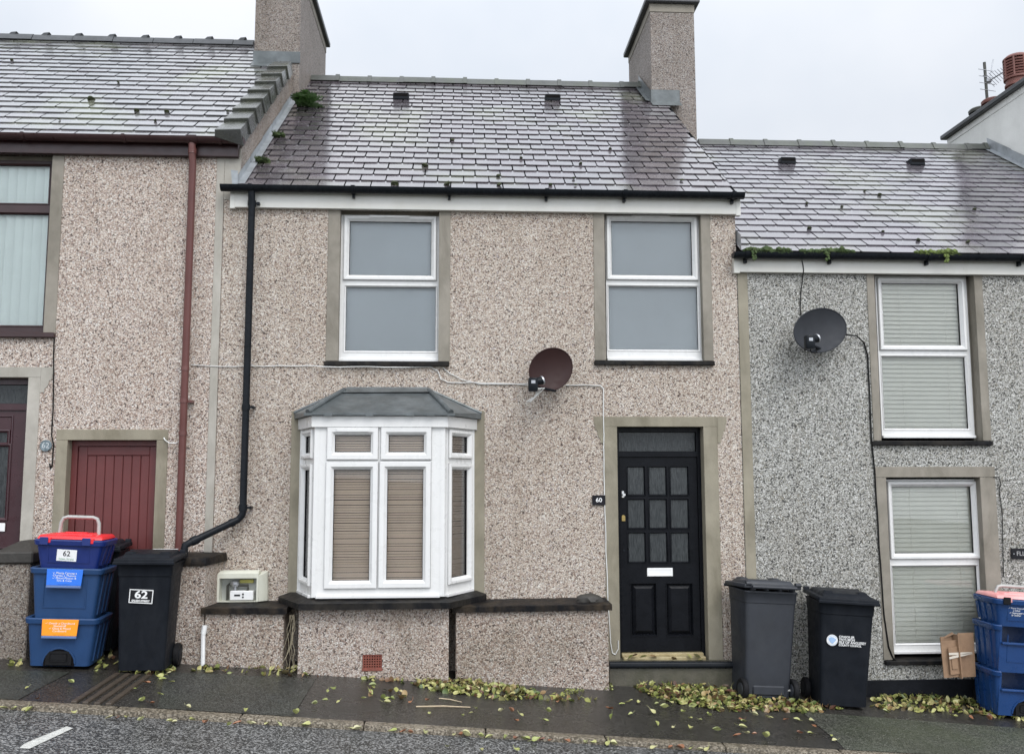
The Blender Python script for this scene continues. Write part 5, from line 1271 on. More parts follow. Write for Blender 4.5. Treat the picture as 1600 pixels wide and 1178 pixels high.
# ================================================================= RECYCLING BOX STACKS
def rbox(t_name, label, root_loc, rot, z0, w, d, h, mat, opening=None, rim=True, arch=False):
    """one tapered box; local front = -y, centred in x; z0 is its base above the stack's foot"""
    loc = Vector(root_loc) + Matrix.Rotation(rot[2], 3, 'Z') @ (Matrix.Rotation(rot[1], 3, 'Y') @ Vector((0, 0, z0)))
    t = thing(t_name, label, 'recycling box', loc, rot)
    wb, db = w * .86, d * .86
    mb = MB()
    def sec(ww, dd, z, o=0.0):
        r_ = .04; pts = []
        for cx_, cy_, a0_ in ((ww / 2 - r_, dd / 2 - r_, 0), (-ww / 2 + r_, dd / 2 - r_, 90), (-ww / 2 + r_, -dd / 2 + r_, 180), (ww / 2 - r_, -dd / 2 + r_, 270)):
            for k in range(4): a_ = R(a0_ + 30 * k); pts.append((cx_ + (r_ + o) * math.cos(a_), cy_ + (r_ + o) * math.sin(a_), z))
        return pts
    rings = [sec(wb, db, 0), sec(wb * 1.005, db * 1.005, .02), sec(w * .985, d * .985, h - .05), sec(w * .99, d * .99, h - .045, .02), sec(w, d, h - .008, .024), sec(w, d, h, .018), sec(w, d, h, -.012), sec(wb * .98, db * .98, .03, -.02)]
    n = 16; vs = [p for r_ in rings for p in r_]
    skip = set()
    fs = []
    for i in range(len(rings) - 1):
        for k in range(n):
            if opening and k == 11 and i in (1, 2, 3, 4, 5, 6): continue
            fs.append([i * n + k, i * n + (k + 1) % n, (i + 1) * n + (k + 1) % n, (i + 1) * n + k])
    fs += [list(range(n))[::-1], [(len(rings) - 1) * n + k for k in range(n)]]
    mb.add(vs, fs)
    def fy(z): q = z / h; return -(db + (d * .985 - db) * q) / 2
    if opening:                                   # front wall rebuilt around the opening
        ox, oz0, oz1 = opening
        fx0 = -w / 2 + .04; fx1 = w / 2 - .04
        for (a0_, a1_, b0_, b1_) in ((fx0, -ox, .0, h), (ox, fx1, .0, h), (-ox, ox, .0, oz0), (-ox, ox, oz1, h) if oz1 < h - .01 else (0, 0, 0, 0)):
            if a1_ - a0_ < .001: continue
            mb.hexa([(a0_, fy(b0_) - .002, b0_), (a1_, fy(b0_) - .002, b0_), (a1_, fy(b0_) + .02, b0_), (a0_, fy(b0_) + .02, b0_), (a0_, fy(b1_) - .002, b1_), (a1_, fy(b1_) - .002, b1_), (a1_, fy(b1_) + .02, b1_), (a0_, fy(b1_) + .02, b1_)])
        mb.box(-ox - .006, ox + .006, fy(oz0) - .028, fy(oz0) + .02, oz0 - .014, oz0 + .006, .004)
    # raised frame line on the front, side ribs
    zz0, zz1 = h * .22, h * .80
    for (a0_, a1_, b0_, b1_) in ((-w * .30, w * .30, zz0, zz0 + .007), (-w * .30 - .007, -w * .30, zz0, zz1), (w * .30, w * .30 + .007, zz0, zz1)):
        if arch: continue
        mb.hexa([(a0_, fy(b0_) - .006, b0_), (a1_, fy(b0_) - .006, b0_), (a1_, fy(b0_) + .004, b0_), (a0_, fy(b0_) + .004, b0_), (a0_, fy(b1_) - .006, b1_), (a1_, fy(b1_) - .006, b1_), (a1_, fy(b1_) + .004, b1_), (a0_, fy(b1_) + .004, b1_)])
    for s in (-1, 1):
        for q in (-.24, .05, .30):
            x0_, x1_ = s * wb / 2, s * w * .985 / 2; yy = d * q
            mb.hexa([(x0_ - .004 * s, yy, .03), (x0_ + .012 * s, yy, .03), (x0_ + .012 * s, yy + .05, .03), (x0_ - .004 * s, yy + .05, .03), (x1_ - .004 * s, yy, h - .06), (x1_ + .010 * s, yy, h - .06), (x1_ + .010 * s, yy + .05, h - .06), (x1_ - .004 * s, yy + .05, h - .06)])
    if arch:
        pts = [(.125 * math.cos(a_), .115 * math.sin(a_) if False else .02 + .125 * math.sin(a_)) for a_ in [math.pi * k / 12 for k in range(13)]]
        for k in range(12):
            (xa, za), (xb, zb_) = pts[k], pts[k + 1]
            mb.hexa([(xa, fy(za) - .012, za), (xb, fy(zb_) - .012, zb_), (xb, fy(zb_) + .004, zb_), (xa, fy(za) + .004, za), (xa * 1.09, fy(za) - .012, za * 1.07 + .004), (xb * 1.09, fy(zb_) - .012, zb_ * 1.07 + .004), (xb * 1.09, fy(zb_) + .004, zb_ * 1.07 + .004), (xa * 1.09, fy(za) + .004, za * 1.07 + .004)])
    o = obj('box_body', mb, mat, t, world=False)
    if arch:
        mb = MB(); mb.prism([(-.125, .004)] + [(-x_, z_) for x_, z_ in pts][0:0] + [(x_ * .98, z_ * .98) for x_, z_ in pts][::-1] + [(.125, .004)], 'y', -db / 2 - .012, -db / 2 + .03)
        wa = obj('wheel_arch', mb, m_hole, t, world=False)
        mb = MB(); mb.prism([(-.105, .012), (.105, .012), (.105, .085), (.075, .125), (-.075, .125), (-.105, .085)], 'y', -db / 2 - .026, -db / 2 - .0125); mb.box(-.07, .07, -db / 2 - .032, -db / 2 - .0265, .045, .108, .008); obj('wheel_cover', mb, m_rubber, wa, world=False)
    return t, fy
def lid(t, w, d, h, mat, label=None):
    mb = MB(); z = h + .003
    mb.hexa([(-w / 2 - .01, -d / 2 - .012, z - .018), (w / 2 + .01, -d / 2 - .012, z - .018), (w / 2 + .01, d / 2 + .012, z - .018), (-w / 2 - .01, d / 2 + .012, z - .018), (-w / 2 - .004, -d / 2 - .008, z + .012), (w / 2 + .004, -d / 2 - .008, z + .012), (w / 2 + .004, d / 2 + .008, z + .012), (-w / 2 - .004, d / 2 + .008, z + .012)], .006, seg=2) if False else None
    mb.hexa([(-w / 2 + .0, -d / 2, z), (w / 2, -d / 2, z), (w / 2, d / 2, z), (-w / 2, d / 2, z), (-w / 2 + .02, -d / 2 + .03, z + .035), (w / 2 - .02, -d / 2 + .03, z + .035), (w / 2 - .02, d / 2 - .03, z + .035), (-w / 2 + .02, d / 2 - .03, z + .035)], .012, seg=2)
    mb.hexa([(-w * .30, -d * .26, z + .03), (w * .30, -d * .26, z + .03), (w * .30, d * .28, z + .03), (-w * .30, d * .28, z + .03), (-w * .27, -d * .22, z + .048), (w * .27, -d * .22, z + .048), (w * .27, d * .24, z + .048), (-w * .27, d * .24, z + .048)], .008, seg=2)
    mb.box(-.09, .09, -.05, -.01, z + .044, z + .056, .004)
    for s in (-1, 1): mb.box(s * w * .32 - .03, s * w * .32 + .03, -d / 2 - .026, -d / 2 + .02, z - .03, z + .012, .004)
    return obj('lid', mb, mat, t, world=False, label=label)
def clip(t, w, d, h, mat):
    for s in (-.36, .27):
        mb = MB(); mb.box(s * w - .035, s * w + .035, -d / 2 - .036, -d / 2 - .0265, h - .045, h + .022, .004); obj('clip', mb, mat, t, world=False)
def flap(t, fy, h, w, top, depth, mat, lines, edge):
    mb = MB(); zt = top; zb = top - depth
    mb.hexa([(-w / 2, fy(zt) - .040, zb), (w / 2, fy(zt) - .040, zb), (w / 2, fy(zt) - .034, zb), (-w / 2, fy(zt) - .034, zb), (-w / 2 - .006, fy(zt) - .036, zt), (w / 2 + .006, fy(zt) - .036, zt), (w / 2 + .006, fy(zt) - .026, zt), (-w / 2 - .006, fy(zt) - .026, zt)], .002)
    f_ = obj('flap', mb, mat, t, world=False)
    mb = MB(); mb.box(-w / 2, w / 2, fy(zt) - .048, fy(zt) - .02, zb - .022, zb - .001, .004); obj('flap_edge', mb, edge, f_, world=False)
    for i, s_ in enumerate(lines):
        text('flap_lettering', s_, m_white, f_, .022, Matrix.Translation((0, fy(zt) - .0385, zt - .032 - .021 * i)) @ Matrix.Rotation(R(90 - 1), 4, 'X'), font_scale_x=1.15)
    mb = MB(); mb.box(-.045, .045, fy(zt) - .042, fy(zt) - .039, zb + .012, zb + .018); obj('flap_slot', mb, mat, f_, world=False)
def trolley(label, loc, rot, w, d, top, mat=m_handle):
    t = thing('trolley', label, 'trolley', loc, rot)
    mb = MB(); hw = w * .26; yb = d / 2 - .02
    # loop handle over the top of the stack
    za, zb = top - .05, top + .13
    yy = .04
    pts = [(-hw - .02, yy, za), (-hw - .012, yy, zb - .05), (-hw + .005, yy, zb - .012), (-hw + .04, yy, zb), (hw - .04, yy, zb), (hw - .005, yy, zb - .012), (hw + .012, yy, zb - .05), (hw + .02, yy, za)]
    mb.tube(pts, .0165, 12); obj('handle', mb, mat, t, world=False)
    mb = MB()
    for s in (-1, 1): mb.tube([(s * hw, yb + .05, .12), (s * hw, yb + .06, top * .9)], .014, 8)
    mb.box(-w * .36, w * .36, -d * .3, yb + .04, -.006, .0, .002); obj('frame', mb, m_pole, t, world=False)
    for s in (-1, 1):
        mb = MB(); mb.lathe([(.05, -.02), (.09, -.022), (.095, -.01), (.095, .01), (.09, .022), (.05, .02)], 22, Matrix.Translation((s * w * .33, yb + .06, .095)) @ Matrix.Rotation(R(90), 4, 'Y')); obj('wheel', mb, m_rubber, t, world=False)
    return t
BW, BD = .565, .42
lbase = ghit(89, 1045); ll = Vector((lbase.x, lbase.y + BD / 2 * .86, 0)); ll.z = G(ll.x, ll.y) + .02
lrot = (0, R(2.4), R(4))
h1, h2, h3 = .40, .43, .25
tr1 = trolley('grey looped trolley handle rising behind the red lid of the left box stack', ll, lrot, BW, BD, h1 + h2 + h3 + .03)
bA, fy = rbox('recycling_box', 'blue recycling box with an orange flap at the bottom of the left stack', ll, lrot, 0.0, BW, BD, h1, m_blue, arch=True)
flap(bA, fy, h1, BW * .50, h1 - .006, .135, m_floporange, ['\u2713 Gwydr a Chardbord', 'Gwastraff', '\u2713 Glass & Mixed', 'Cardboard'], m_flapedge)
bB, fy = rbox('recycling_box', 'blue recycling box with a bright blue flap in the middle of the left stack', ll, lrot, h1 - .012, BW, BD, h2, m_blue)
flap(bB, fy, h2, BW * .50, h2 - .006, .135, m_flapblue, ['\u2713 Plastig Cymysg a', 'Chaniau a Thuniau', '\u2713 Mixed Plastics &', 'Tins & Cans'], m_flapedge)
bC, fy = rbox('recycling_box', 'deep blue recycling box with a red lid and white number label', ll, lrot, h1 + h2 - .024, BW * .97, BD * .97, h3, m_bluedeep)
lid(bC, BW * .97, BD * .97, h3, m_redlid); clip(bC, BW * .97, BD * .97, h3, m_bluedeep)
lb_ = MB(Matrix.Translation((-.015, fy(.12) - .004, .118)) @ Matrix.Rotation(R(5), 4, 'X') @ Matrix.Rotation(R(2), 4, 'Y')); lb_.box(-.082, .082, -.003, .006, -.05, .05, .003)
nl = obj('number_label', lb_, m_white, bC, world=False)
Ml = Matrix.Translation((-.015, fy(.12) - .008, .118)) @ Matrix.Rotation(R(5), 4, 'X') @ Matrix.Rotation(R(2), 4, 'Y') @ Matrix.Rotation(R(90), 4, 'X')
text('numerals', '62', m_ink, nl, .062, Ml @ Matrix.Translation((0, .014, 0)), bold=.0006)
text('lettering', 'Salem Street', m_greyink, nl, .024, Ml @ Matrix.Translation((0, -.030, 0)))
# right stack
BW, BD = .60, .42
rc = W(1561, 1114, -.55); ro = Vector((rc.x + BW * .43, rc.y + BD * .43, 0)); ro.z = G(ro.x, ro.y) + .03
rrot = (0, R(4.0), R(-2))
tr2 = trolley('grey looped trolley handle rising behind the pink lid of the right box stack', ro, rrot, BW, BD, 1.03)
bD, fy = rbox('recycling_box', 'blue recycling box with an open front slot at the bottom of the right stack', ro, rrot, 0.0, BW, BD, h1, m_bluewash, opening=(.24, .235, h1), arch=True)
bE, fy = rbox('recycling_box', 'blue recycling box with an open front slot in the middle of the right stack', ro, rrot, h1 - .012, BW, BD, h2, m_bluewash, opening=(.24, .27, h2))
bF, fy = rbox('recycling_box', 'blue recycling box with a faded pink lid, topmost of the right stack', ro, rrot, h1 + h2 - .024, BW * .98, BD * .98, h3, m_bluewash)
lid(bF, BW * .98, BD * .98, h3, m_pinklid); clip(bF, BW * .98, BD * .98, h3, m_rubber)
for i, s_ in enumerate(('\u2713 Papur Newydd', 'a Dillad', '\u2713 Newspapers', '& Clothes')):
    text('box_lettering', s_, m_white, bF, .022, Matrix.Translation((-.10, fy(.172 - .022 * i) - .004, .172 - .022 * i)) @ Matrix.Rotation(R(95), 4, 'X'))
mb = MB(); mb.lathe([(.018, 0), (.016, .006)], 14, Matrix.Translation((-BW * .475, -.08, .26)) @ Matrix.Rotation(R(-90), 4, 'Y')); obj('plug', mb, m_yellow, bD, world=False)
# cardboard
c0 = W(1503, 1056, -.32)
ct_ = thing('flattened_cardboard', 'bundle of flattened brown cardboard taped against the side of the right box stack', 'cardboard', (c0.x, -.32, G(c0.x, -.32)), (0, R(-3), R(8)))
zb_ = c0.z - G(c0.x, -.32); hh = W(1505, 992, -.32).z - c0.z
mb = MB()
mb.box(-.17, .02, -.02, -.012, zb_ + .0, zb_ + hh * .90, mat=Matrix.Rotation(R(-8), 4, 'Z'))
mb.box(-.12, -.02, -.028, -.022, zb_ + .03, zb_ + hh * .74); mb.box(-.10, -.04, -.036, -.030, zb_ + .08, zb_ + hh * .62)
mb.box(-.02, .15, .0, .009, zb_ - .01, zb_ + hh * 1.05, mat=Matrix.Rotation(R(3), 4, 'Y'))
mb.box(-.022, -.013, -.05, .06, zb_ - .01, zb_ + hh * 1.04)
mb.box(-.15, .12, .03, .042, zb_ - .0, zb_ + hh * .98); mb.box(-.05, .15, .05, .058, zb_ + .02, zb_ + hh * .8)
mb.add([(-.02, .0, zb_ + hh * 1.04), (-.13, .03, zb_ + hh * .93), (-.10, .055, zb_ + hh * .96), (.0, .06, zb_ + hh * 1.06)], [[0, 1, 2, 3]])
cbd = obj('cardboard_sheets', mb, m_card, ct_, world=False)
mb = MB()
for z_, s in ((.50, .02), (.60, -.02)):
    mb.quad((-.13, -.045, zb_ + hh * z_ - .012), (.13, -.030, zb_ + hh * z_ - .008 + s), (.13, -.030, zb_ + hh * z_ + .012 + s), (-.13, -.045, zb_ + hh * z_ + .010))
obj('tape', mb, m_tape, ct_, world=False)

# ================================================================= PLANTS ON THE ROOFS
def on_roof(px, py, ze, zr):
    d = ray(px, py); tp = (zr - ze) / (YR - YE); t = (ze + tp * (CAM.y - YE) - CAM.z) / (d.z - tp * d.y); return CAM + d * t
p = on_roof(472, 172, ze_m, zr_m)
fn = thing('fern', 'green fern growing where the left chimney gable meets the middle roof', 'fern', (p.x, p.y, p.z))
mb = MB()
for k in range(46):
    a_ = random.uniform(-2.0, 1.2); el = random.uniform(-.15, .95); L = random.uniform(.16, .40)
    dv = Vector((math.cos(a_) * math.cos(el), math.sin(a_) * math.cos(el), math.sin(el)))
    if dv.x < -.35: dv.x = abs(dv.x)
    dv.y = -abs(dv.y) * .8
    o_ = p + Vector((random.uniform(-.10, .05), random.uniform(-.12, .16), .05 + random.uniform(0, .05)))
    sd = dv.cross(Vector((0, 0, 1))).normalized(); N = 7
    for i in range(N):
        f_ = (i + 1) / (N + 1); c_ = o_ + dv * L * f_ + Vector((0, 0, -.22 * L * f_ * f_ * 2.2))
        wl_ = .055 * math.sin(math.pi * min(1, f_ * .9 + .15)) + .01
        for s in (-1, 1):
            q = c_ + sd * s * wl_ + dv * .02 + Vector((0, 0, random.uniform(-.012, .012)))
            mb.add([c_ - dv * .016, q - dv * .006, q + dv * .010, c_ + dv * .016], [[0, 1, 2, 3]])
obj('fronds', mb, m_fern, fn)
for (px, py, lab_) in ((434, 217, 'upper small moss tuft beside the lead flashing on the middle roof'), (408, 257, 'lower small moss tuft beside the lead flashing on the middle roof')):
    p = on_roof(px, py, ze_m, zr_m); mb = MB()
    for k in range(9): mb.blob((p.x + random.uniform(-.05, .06), p.y + random.uniform(-.06, .06), p.z + .03 + random.uniform(0, .02)), random.uniform(.018, .034), 2, .5, (1.2, 1, .8), 4, k)
    for k in range(60):
        q = p + Vector((random.uniform(-.06, .07), random.uniform(-.08, .03), .05)); dv = Vector((random.uniform(-.6, .6), random.uniform(-1, .2), random.uniform(.2, 1))).normalized() * random.uniform(.02, .05); s = dv.cross(Vector((0, 1, 1))).normalized() * .004
        mb.add([q - s, q + s, q + dv], [[0, 1, 2]])
    tag(obj('moss_tuft', mb, m_moss), lab_, 'moss')
def moss_strip(label, px0, px1, mat, dens, hgt, hang):
    x0, x1 = W(px0, 396, -.14).x, W(px1, 396, -.14).x; mb = MB(); n = int((x1 - x0) / .018)
    for k in range(n):
        x = x0 + (x1 - x0) * k / n; f_ = math.sin(math.pi * (k + .5) / n) ** .4 * (.55 + .8 * abs(mnoise.noise(Vector((x * 5, 1, px0)))))
        mb.blob((x, -.135 + random.uniform(-.03, .05), gzr + .018 + random.uniform(0, .6) * hgt * f_), random.uniform(.022, .042) * (.7 + f_ * .5), 1, .5, (1.1, 1, .9), 4, k * 1.3)
    for k in range(int(n * dens)):
        x = random.uniform(x0, x1); f_ = (.4 + .8 * abs(mnoise.noise(Vector((x * 5, 1, px0))))); q = Vector((x, random.uniform(-.185, -.09), gzr + random.uniform(-.012, .6 * hgt * f_)))
        dv = Vector((random.uniform(-.5, .5), random.uniform(-.7, .1), random.uniform(-.5, 1.0))).normalized() * random.uniform(.015, .042); s = dv.cross(Vector((0, 1, .3))).normalized() * .0035
        mb.add([q - s, q + s, q + dv], [[0, 1, 2]])
    for xx in hang:
        x = W(xx, 400, -.17).x
        for k in range(14): mb.blob((x + random.uniform(-.02, .02), -.182, gzr - random.uniform(0, .085)), random.uniform(.008, .018), 1, .4, (1, .7, 1.2), 4, k)
    return tag(obj('gutter_moss', mb, mat), label, 'moss')
moss_strip('dark green moss hummock filling the left end of the right house gutter', 1164, 1236, m_moss, 14, .05, (1178,))
moss_strip('long dark green moss strip in the gutter above the grey dish', 1253, 1336, m_moss, 14, .042, (1292,))
moss_strip('yellow green moss tuft in the right gutter, left of the brightest tuft', 1430, 1464, m_mossbright, 16, .035, ())
moss_strip('bright yellow green moss tuft standing tallest in the right house gutter', 1465, 1496, m_mossbright, 20, .06, (1478,))
def clump(px, py, ze, zr, r, label, group, src):
    p = on_roof(px, py, ze, zr)
    if src is None:
        mb = MB(); mb.blob((0, 0, 0), 1, 2, .5, (1.15, 1, .62), 3.5, 2.2); o = obj('moss_clump', mb, m_mossdark)
    else: o = src.copy(); COL.objects.link(o)
    o.location = p + Vector((0, -.012, .022)); o.scale = (r, r, r); o.rotation_euler = (R(35), 0, random.uniform(0, 6))
    tag(o, label, 'moss', group); return o
src = None
for pts, ze, zr, lab_ in ((((617, 291), (699, 291), (664, 262), (707, 222), (779, 278), (814, 250), (896, 282), (780, 292), (899, 292), (953, 236), (1065, 285), (860, 292), (907, 259)), ze_m, zr_m, 'small dark moss clump on the wet slates of the middle roof'),
                          (((143, 158), (185, 132), (214, 176), (261, 178), (356, 177), (243, 192), (93, 190), (19, 97)), ze_l, zr_l, 'small dark moss clump on the pale wet slates of the left roof'),
                          (((1351, 301), (1374, 307), (1260, 321), (1315, 326), (1379, 365), (1264, 360), (1434, 378), (1512, 381), (1522, 330)), ze_r, zr_r, 'small dark moss clump on the slates of the right roof')):
    for px, py in pts:
        src = clump(px, py, ze, zr, random.uniform(.014, .024) if px not in (617, 699, 664, 143) else .034, lab_, lab_.replace('small dark moss clump', 'moss clumps'), src)

# ================================================================= FALLEN LEAVES
LEAF2D = [(0, -.5), (.16, -.46), (.33, -.30), (.40, -.06), (.33, .18), (.17, .38), (0, .54), (-.17, .38), (-.33, .18), (-.40, -.06), (-.33, -.30), (-.16, -.46)]
def leaf(mb, pos, size, rz, tilt, curl, stem=True, fold=.2, rnd=None):
    Mr = Matrix.Translation(pos) @ Matrix.Rotation(rz, 4, 'Z') @ Matrix.Rotation(tilt[0], 4, 'X') @ Matrix.Rotation(tilt[1], 4, 'Y')
    n = len(LEAF2D)
    wx_ = random.uniform(.7, 1.08); tw = random.uniform(-.35, .35)
    rim = [(x * size * wx_ * random.uniform(.9, 1.08), y * size, (abs(x) * fold + curl * (y * y + x * x * 1.5) + tw * x * y * 2) * size) for x, y in LEAF2D]
    mid_ = [(0, y * size, curl * y * y * size) for y in (-.28, .0, .28)]
    vs = rim + mid_; fs = [[0, 1, 12], [1, 2, 12], [2, 3, 13, 12], [3, 4, 13], [4, 5, 14, 13], [5, 6, 14], [6, 7, 14], [7, 8, 13, 14], [8, 9, 13], [9, 10, 12, 13], [10, 11, 12], [11, 0, 12]]
    k0 = len(mb.f); mb.add(vs, fs, Mr)
    if stem:
        c_ = random.uniform(-.5, .5)
        p = [Vector((0, -.5 * size, curl * .25 * size)), Vector((c_ * .12 * size, -.8 * size, (curl * .25 + .08) * size)), Vector((c_ * .5 * size, -1.05 * size, (curl * .25 + .22) * size))]
        w = .022 * size
        mb.add([p[0] - Vector((w, 0, 0)), p[0] + Vector((w, 0, 0)), p[1] + Vector((w, 0, 0)), p[1] - Vector((w, 0, 0)), p[2] + Vector((w * .6, 0, 0)), p[2] - Vector((w * .6, 0, 0))], [[0, 1, 2, 3], [3, 2, 4, 5]], Mr)
    r_ = random.random() if rnd is None else rnd
    mb.rnd += [r_] * (len(mb.f) - k0)
mb = MB()
def pile(poly, n, layer, size=(.038, .076), edge=0.25):
    """scatter on the ground inside a measured polygon, heaped towards its middle"""
    xs = [p[0] for p in poly]; ys = [p[1] for p in poly]; cnt = 0; tries = 0
    def inside(x, y):
        c = False
        for i in range(len(poly)):
            (x1, y1), (x2, y2) = poly[i], poly[i - 1]
            if (y1 > y) != (y2 > y) and x < (x2 - x1) * (y - y1) / (y2 - y1) + x1: c = not c
        return c
    def dist(x, y):
        m = 1e9
        for i in range(len(poly)):
            (x1, y1), (x2, y2) = poly[i], poly[i - 1]; L2 = (x2 - x1) ** 2 + (y2 - y1) ** 2
            t = max(0, min(1, ((x - x1) * (x2 - x1) + (y - y1) * (y2 - y1)) / L2)); m = min(m, math.hypot(x - x1 - t * (x2 - x1), (y - y1 - t * (y2 - y1)) * 2.2))
        return m
    while cnt < n and tries < n * 30:
        tries += 1; x, y = random.uniform(min(xs), max(xs)), random.uniform(min(ys), max(ys))
        if not inside(x, y): continue
        h = min(1, dist(x, y) / 26) * layer
        p = ghit(x, y)
        if p.y > -.02: p.y = -.02
        z = G(p.x, p.y) + .008 + random.random() * h
        fl_ = random.random() < .55
        leaf(mb, (p.x, p.y, z), random.uniform(*size), random.uniform(0, 6.28), (random.gauss(0, .55 if fl_ else 1.0), random.gauss(0, .6)), random.uniform(-.2, .75), random.random() < .6, random.uniform(-.1, .45)); cnt += 1
pile([(985, 1058), (1010, 1046), (1060, 1044), (1120, 1052), (1150, 1075), (1260, 1098), (1285, 1112), (1240, 1112), (1130, 1112), (1050, 1098), (995, 1080)], 1300, .065)
pile([(1215, 1088), (1300, 1092), (1320, 1108), (1270, 1116), (1200, 1112)], 110, .03)
pile([(650, 1064), (720, 1062), (800, 1074), (850, 1082), (845, 1092), (780, 1094), (700, 1084), (645, 1072)], 330, .05)
pile([(560, 1056), (650, 1062), (650, 1070), (560, 1062)], 26, .012)
pile([(545, 1052), (650, 1058), (640, 1100), (560, 1092)], 14, .006)
pile([(850, 1084), (900, 1088), (945, 1092), (920, 1098), (850, 1096)], 26, .01)
pile([(1365, 1094), (1400, 1078), (1470, 1076), (1520, 1088), (1560, 1106), (1600, 1118), (1600, 1128), (1520, 1116), (1420, 1112), (1360, 1106)], 470, .05)
pile([(185, 1032), (240, 1034), (275, 1046), (262, 1058), (205, 1054), (180, 1046)], 110, .035)
pile([(300, 1042), (440, 1042), (540, 1050), (540, 1058), (440, 1056), (300, 1050)], 75, .03)
pile([(138, 1026), (175, 1026), (185, 1040), (150, 1046)], 16, .015)
pile([(10, 1025), (36, 1022), (36, 1040), (14, 1040)], 12, .02)
pile([(975, 1034), (1100, 1030), (1110, 1036), (980, 1041)], 0, .01)
for px, py in ((985, 1030), (1005, 1027), (1022, 1031), (1052, 1025), (1090, 1030), (1096, 1024), (1078, 1033), (992, 1034)):
    p = W(px, py, -.06); leaf(mb, (p.x, p.y + random.uniform(-.05, .05), dthr - .005 + random.uniform(-.03, .02)), .075, random.uniform(0, 6), (random.gauss(.6, .4), random.gauss(0, .4)), .2)
fl_o = obj('fallen_leaves', mb, m_leaf, smooth=60)
tag(fl_o, 'drifts of yellow green fallen leaves banked against the walls, step and bins', 'fallen leaves', kind='stuff')
# single leaves
protos = []
for k in range(5):
    m2 = MB(); leaf(m2, (0, 0, 0), 1.0, 0, (0, 0), random.uniform(.2, .9), True, random.uniform(.1, .6), rnd=0.0); protos.append(m2)
def proto_obj(k, mat):
    o = obj('fallen_leaf', protos[k], mat, smooth=60); return o
pm = {}
singles = []
spots_p = [(462, 1118), (492, 1103), (508, 1097), (512, 1083), (520, 1080), (528, 1100), (568, 1094), (579, 1087), (582, 1074), (586, 1060), (605, 1101), (606, 1095), (642, 1101), (668, 1097), (613, 1096), (723, 1122), (735, 1117), (671, 1117), (782, 1114), (798, 1113), (815, 1121), (858, 1115), (852, 1129), (806, 1129), (745, 1111), (872, 1100), (110, 1069), (60, 1095), (42, 1078), (150, 1053), (165, 1046), (212, 1080), (230, 1070), (254, 1064), (262, 1055), (268, 1068), (250, 1088), (290, 1112), (222, 1098), (238, 1102), (383, 1116), (952, 1110), (972, 1103), (983, 1099), (998, 1100), (1026, 1103), (1038, 1108), (1050, 1101), (955, 1124), (985, 1119), (1020, 1116), (1026, 1134), (1052, 1140), (1068, 1115), (1078, 1125), (1095, 1128), (1120, 1144), (1152, 1152), (1158, 1127), (1162, 1130), (1168, 1149), (1178, 1150), (1196, 1154), (1202, 1124), (1228, 1127), (1245, 1127), (1268, 1129), (1272, 1137), (1304, 1160), (1300, 1153), (1250, 1148), (1267, 1149), (1161, 1139), (1310, 1106), (1492, 1122), (1518, 1124), (1545, 1126), (1385, 1115), (1080, 1142), (1180, 1120), (1143, 1100), (1108, 1120)]
spots_r = [(8, 1108), (22, 1110), (38, 1112), (62, 1104), (115, 1118), (170, 1125), (182, 1126), (198, 1124), (265, 1130), (272, 1132), (300, 1128), (322, 1132), (358, 1136), (370, 1133), (392, 1134), (420, 1131), (440, 1130), (550, 1142), (560, 1140), (614, 1143), (630, 1146), (642, 1148), (665, 1147), (710, 1150), (720, 1147), (728, 1148), (752, 1153), (765, 1154), (790, 1156), (806, 1155), (820, 1156), (838, 1158), (846, 1157), (858, 1157), (752, 1176), (808, 1175), (700, 1170), (912, 1155), (925, 1160), (948, 1163), (958, 1164), (1022, 1172), (1045, 1168), (1060, 1169), (1078, 1171), (1092, 1172), (1100, 1170), (885, 1160), (478, 1136), (220, 1128)]
for road, spots in ((False, spots_p), (True, spots_r)):
    for px, py in spots:
        k = random.randrange(5); br = random.random() < .16; mk = 'b' if br else 'g'
        if (k, mk) not in pm: o = proto_obj(k, m_leafbrown if br else m_leafpale); pm[(k, mk)] = o
        else: o = pm[(k, mk)].copy(); COL.objects.link(o)
        p = rhit(px, py) if road else ghit(px, py)
        if road and p.y > YF - .03: p.y = YF - .03
        if not road and p.y < YK + .0: p.y = YK + .02
        z = (RZ(p.x, p.y) if road else G(p.x, p.y)) + .012
        s = random.uniform(.046, .078); o.scale = (s * random.uniform(.6, 1.0), s, s * random.uniform(.8, 1.5)); o.location = (p.x, p.y, z + .004); o.rotation_euler = (random.gauss(0, .18), random.gauss(0, .15), random.uniform(0, 6.28))
        where = 'on the road by the kerb' if road else 'on the wet pavement'
        tag(o, f"single {'brown' if br else 'yellow green'} fallen leaf lying flat {where}", 'leaf', f"single {'brown' if br else 'yellow green'} leaves {where}")
for (a_, c_), lab_, r_ in ((((650, 1105), (735, 1106)), 'long straight pale twig lying on the pavement in front of the leaf drift', .006), (((686, 1092), (722, 1098)), 'short pale twig lying at the edge of the leaf drift', .0045)):
    p, q = ghit(*a_), ghit(*c_); mb = MB(); mid_ = (p + q) / 2 + Vector((0, .01, .004)); mb.tube([p + Vector((0, 0, .008)), mid_ + Vector((0, 0, .008)), q + Vector((0, 0, .008))], [r_, r_ * 1.1, r_ * .7], 6)
    tag(obj('twig', mb, m_twig), lab_, 'twig')
# small weeds at the end of the low wall
mb = MB()
for px, py in ((895, 1083), (905, 1081), (950, 1078), (890, 1084), (948, 1074)):
    p = ghit(px, py)
    for k in range(26):
        q = p + Vector((random.uniform(-.05, .05), random.uniform(-.02, .02), random.uniform(0, .04))); leaf(mb, q, random.uniform(.012, .026), random.uniform(0, 6), (random.gauss(0, .7), random.gauss(0, .7)), .2, False, .2, random.uniform(0, .15))
tag(obj('wall_weeds', mb, m_leaf), 'tiny green weeds sprouting at the foot of the low wall by the step', 'weeds', kind='stuff')

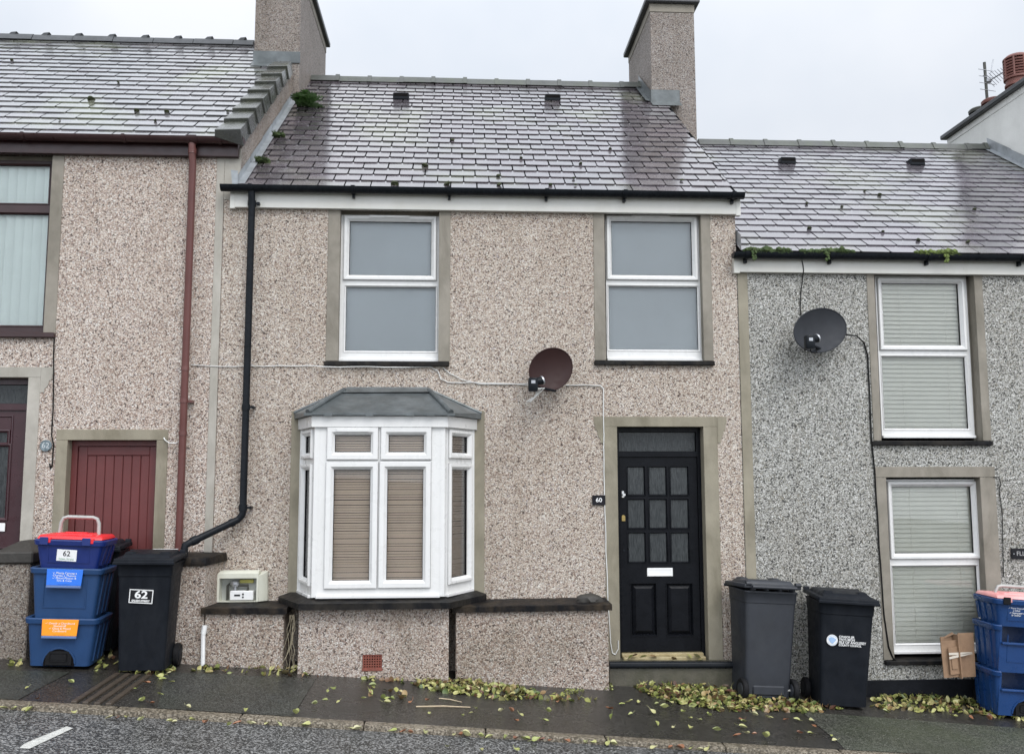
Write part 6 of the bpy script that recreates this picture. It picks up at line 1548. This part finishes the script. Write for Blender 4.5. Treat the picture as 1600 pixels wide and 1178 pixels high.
# ================================================================= LIGHT
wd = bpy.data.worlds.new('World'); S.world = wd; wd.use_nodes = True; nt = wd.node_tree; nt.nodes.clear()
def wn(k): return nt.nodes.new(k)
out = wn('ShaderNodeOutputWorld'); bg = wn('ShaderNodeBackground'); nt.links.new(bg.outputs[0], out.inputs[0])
sky = wn('ShaderNodeTexSky'); sky.sky_type = 'NISHITA'; sky.sun_disc = False; sky.sun_elevation = R(48); sky.sun_rotation = R(155)
tc = wn('ShaderNodeTexCoord'); nz = wn('ShaderNodeTexNoise'); nz.inputs['Scale'].default_value = 2.2; nz.inputs['Detail'].default_value = 5; nz.inputs['Roughness'].default_value = .5
nt.links.new(tc.outputs['Generated'], nz.inputs['Vector'])
rp = wn('ShaderNodeValToRGB'); rp.color_ramp.elements[0].position = .34; rp.color_ramp.elements[0].color = (.655, .725, .82, 1); rp.color_ramp.elements[1].position = .66; rp.color_ramp.elements[1].color = (.90, .922, .965, 1)
nt.links.new(nz.outputs['Fac'], rp.inputs[0])
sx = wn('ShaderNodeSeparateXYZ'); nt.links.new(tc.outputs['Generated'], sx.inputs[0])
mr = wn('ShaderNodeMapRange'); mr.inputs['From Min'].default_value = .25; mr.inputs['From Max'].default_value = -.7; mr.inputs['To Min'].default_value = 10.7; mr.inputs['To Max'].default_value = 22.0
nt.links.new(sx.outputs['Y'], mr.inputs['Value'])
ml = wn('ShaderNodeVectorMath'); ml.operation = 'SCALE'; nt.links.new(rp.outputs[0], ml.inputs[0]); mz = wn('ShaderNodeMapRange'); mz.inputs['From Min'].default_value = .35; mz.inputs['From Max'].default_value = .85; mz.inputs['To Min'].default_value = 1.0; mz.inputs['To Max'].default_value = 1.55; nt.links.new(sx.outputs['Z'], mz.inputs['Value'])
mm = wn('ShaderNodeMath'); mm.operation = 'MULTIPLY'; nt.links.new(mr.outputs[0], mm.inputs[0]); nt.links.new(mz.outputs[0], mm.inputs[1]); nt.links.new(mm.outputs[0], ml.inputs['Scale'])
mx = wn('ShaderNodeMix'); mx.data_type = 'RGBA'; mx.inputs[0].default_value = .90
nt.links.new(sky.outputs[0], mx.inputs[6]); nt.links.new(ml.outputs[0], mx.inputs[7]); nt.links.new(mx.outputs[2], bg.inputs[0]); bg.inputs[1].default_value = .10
sd = bpy.data.lights.new('sun', 'SUN'); sd.energy = 1.5; sd.angle = R(28); sd.color = (1, .965, .92)
so = bpy.data.objects.new('sun', sd); COL.objects.link(so)
sv = Vector((math.sin(R(155)) * math.cos(R(48)), math.cos(R(155)) * math.cos(R(48)), math.sin(R(48))))
so.rotation_euler = (-sv).to_track_quat('-Z', 'Y').to_euler(); so.location = sv * 30
S.view_settings.view_transform = 'Standard'; S.view_settings.look = 'None'; S.view_settings.gamma = 1; S.view_settings.exposure = 0; S.view_settings.use_curve_mapping = False
S.cycles.max_bounces = 8
S.cycles.use_denoising = True
